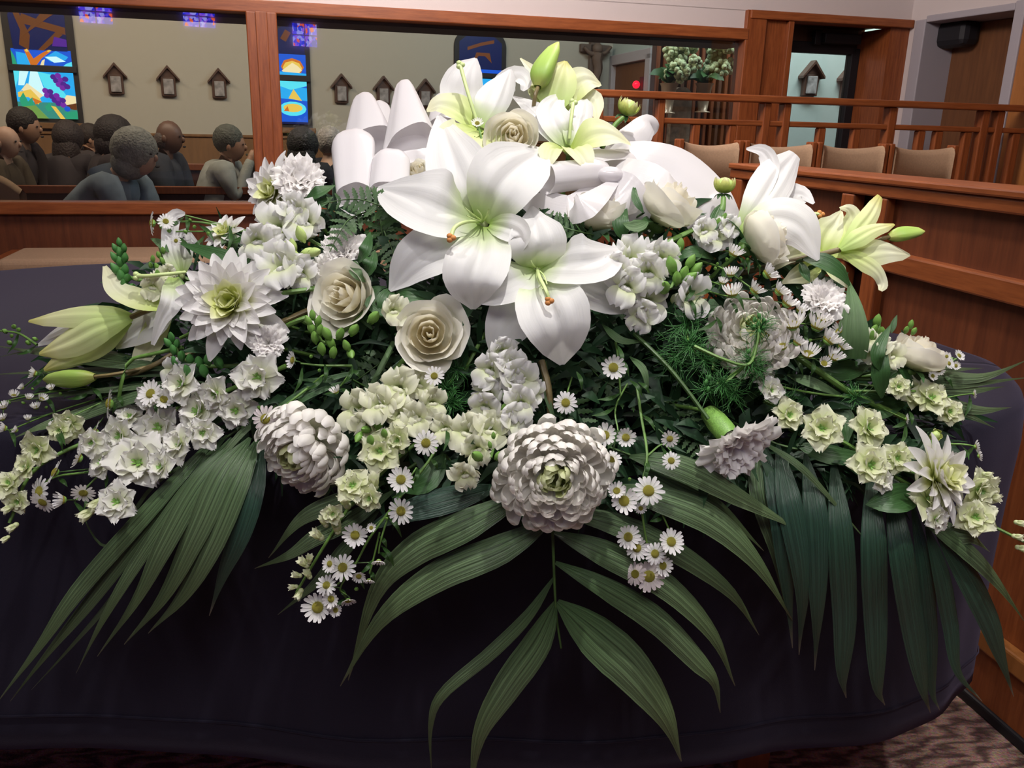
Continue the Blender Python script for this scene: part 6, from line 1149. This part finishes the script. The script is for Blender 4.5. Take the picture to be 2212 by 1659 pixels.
leafgrp('dark leaves among the stems at lower right', [([(1990, 1060, .04), (1930, 1080, .0), (1870, 1090, .02)], 34), ([(1830, 870, .05), (1890, 880, .03), (1960, 870, .04)], 34), ([(1720, 960, .05), (1800, 985, .03), (1900, 990, .04)], 24), ([(1760, 790, .05), (1820, 800, .03), (1880, 790, .04)], 30), ([(1700, 810, .05), (1760, 830, .02), (1830, 860, .03)], 14, 'leafgrey'), ([(1980, 820, .02), (1940, 820, .0), (1900, 850, .02)], 24), ([(1760, 880, .05), (1820, 900, .03), (1830, 960, .04)], 26)])
leafgrp('dark broad leaves below the small pale petals at centre', [([(960, 980, .06), (920, 1040, .04), (860, 1060, .05)], 30), ([(1180, 780, .05), (1180, 850, .02), (1205, 925, .03)], 8, 'leafgrey'), ([(1010, 760, .06), (980, 820, .05), (930, 880, .06)], 24), ([(1300, 700, .05), (1340, 735, .03), (1390, 738, .04)], 10, 'leafgrey'), ([(1360, 770, .04), (1390, 800, .02), (1400, 850, .03)], 9, 'leafgrey')])
leafgrp('green blades over the left chrysanthemum', [([(760, 820, .04), (680, 850, .01), (600, 900, .0)], 7), ([(740, 810, .04), (650, 850, .01), (585, 890, .0)], 9), ([(780, 800, .05), (700, 820, .03), (640, 820, .03)], 7), ([(600, 880, .05), (540, 920, .02), (480, 985, .02), (400, 1090, .01)], 9, 'palm')])
# thick visible stems
t = thing('green_stalks', S(700, 680, .04), 'green stalks crossing inside the spray', 'stems', None)
for pts, r_, mt in [([(560, 640, .02), (620, 632, .0), (700, 620, .03)], .0042, 'stem'), ([(520, 740, .04), (600, 700, .02), (700, 655, .05)], .0045, 'stemb'), ([(590, 720, .03), (650, 690, .02), (720, 670, .05)], .004, 'stem'), ([(815, 880, .03), (850, 810, .02), (880, 770, .05)], .005, 'stem'), ([(795, 850, .05), (820, 800, .04), (850, 740, .06)], .0045, 'leafgrey'), ([(990, 830, .06), (1020, 770, .05), (1060, 700, .08)], .003, 'stem'), ([(1370, 720, .03), (1450, 800, .0), (1530, 905, -.02)], .0032, 'stemd'), ([(1690, 750, .05), (1780, 810, .02), (1850, 855, .02), (1960, 905, .04)], .005, 'stem'), ([(1830, 845, .02), (1940, 845, .0), (2020, 845, .02)], .0022, 'stem'),
                    ([(1170, 780, .03), (1185, 840, .02), (1190, 930, .04)], .005, 'stemb'), ([(380, 760, .04), (330, 790, .02), (270, 815, .03)], .004, 'stemb'), ([(1395, 540, .05), (1450, 520, .03), (1530, 480, .04)], .0045, 'stem'), ([(1320, 540, .06), (1380, 500, .04), (1400, 490, .05)], .0045, 'stemd'), ([(430, 700, .04), (420, 715, .02), (390, 730, .03)], .003, 'stem'), ([(395, 750, .01), (330, 765, .0), (280, 780, .0), (262, 830, .0), (255, 880, .02)], .003, 'stem'), ([(650, 690, .04), (740, 740, .07)], .004, 'stem')]:
    g = tube(W_(pts), r_, r_*.9, 7, n=10); part('stalk', g, M[mt], t)
# --- feathery needle greenery
def needles(label, cs, L=60):
    t = thing('feathery_greenery', S(*cs[0]), label, 'foliage'); r_ = random.Random(int(cs[0][0])); g = G()
    for x, y, o_ in cs:
        for k in range(60):
            a = r_.uniform(0, 6.28); l_ = L*r_.uniform(.4, 1); b_ = a+r_.uniform(-.4, .4); p = [(x+r_.uniform(-8, 8), y+r_.uniform(-8, 8), o_), (x+l_*.5*math.cos(a), y+l_*.5*math.sin(a), o_-r_.uniform(0, .02)), (x+l_*.9*math.cos(b_), y+l_*.9*math.sin(b_), o_-r_.uniform(-.02, .02))]
            tube(W_(p), .0006, .0003, 3, n=4, g=g)
    g.off(t.location); tag(ob('needles', g.mesh('needles', M['needle']), t), kind='stuff')
    for x, y, o_ in cs[1:]: twig(t, [(x, y, o_), ((x+cs[0][0])/2, (y+cs[0][1])/2+4, o_), cs[0]], .002, 'stem')
    return t
M['needle'] = simple('needle_green', (.035, .14, .03), .5)
needles('feathery green plume left of the right chrysanthemum', [(1490, 745, .0), (1480, 700, .02), (1520, 780, .02), (1460, 770, .03)], 85)
needles('feathery green with small buds in front of the right chrysanthemum', [(1620, 780, -.04), (1640, 710, -.04), (1560, 830, -.01), (1530, 840, -.0), (1640, 800, -.02), (1585, 850, .0)], 60)
needles('feathery green tuft between the front rose and the hanging snapdragon', [(965, 840, .03), (985, 800, .04), (975, 870, .03)], 50)
needles('feathery green tuft over the lower right stems', [(1660, 830, .02), (1700, 870, .02), (1850, 860, .02)], 52)
t = stalk('bud_sprig', 'green bud spike standing in front of the right chrysanthemum', 'buds', [(1500, 748, -.02), (1560, 775, -.04), (1615, 788, -.05), (1635, 745, -.05), (1640, 690, -.05)], .0028, 'stem')
for x, y in [(1640, 682), (1630, 690), (1650, 692), (1638, 700), (1628, 706), (1650, 708), (1640, 716), (1532, 815), (1525, 825), (1540, 828), (1530, 840), (1618, 758), (1545, 840)]: bud(t, x, y, -.05 if y < 780 else -.01, 8, (rnd.uniform(-.4, .4), .9, .5), 'gbudd')
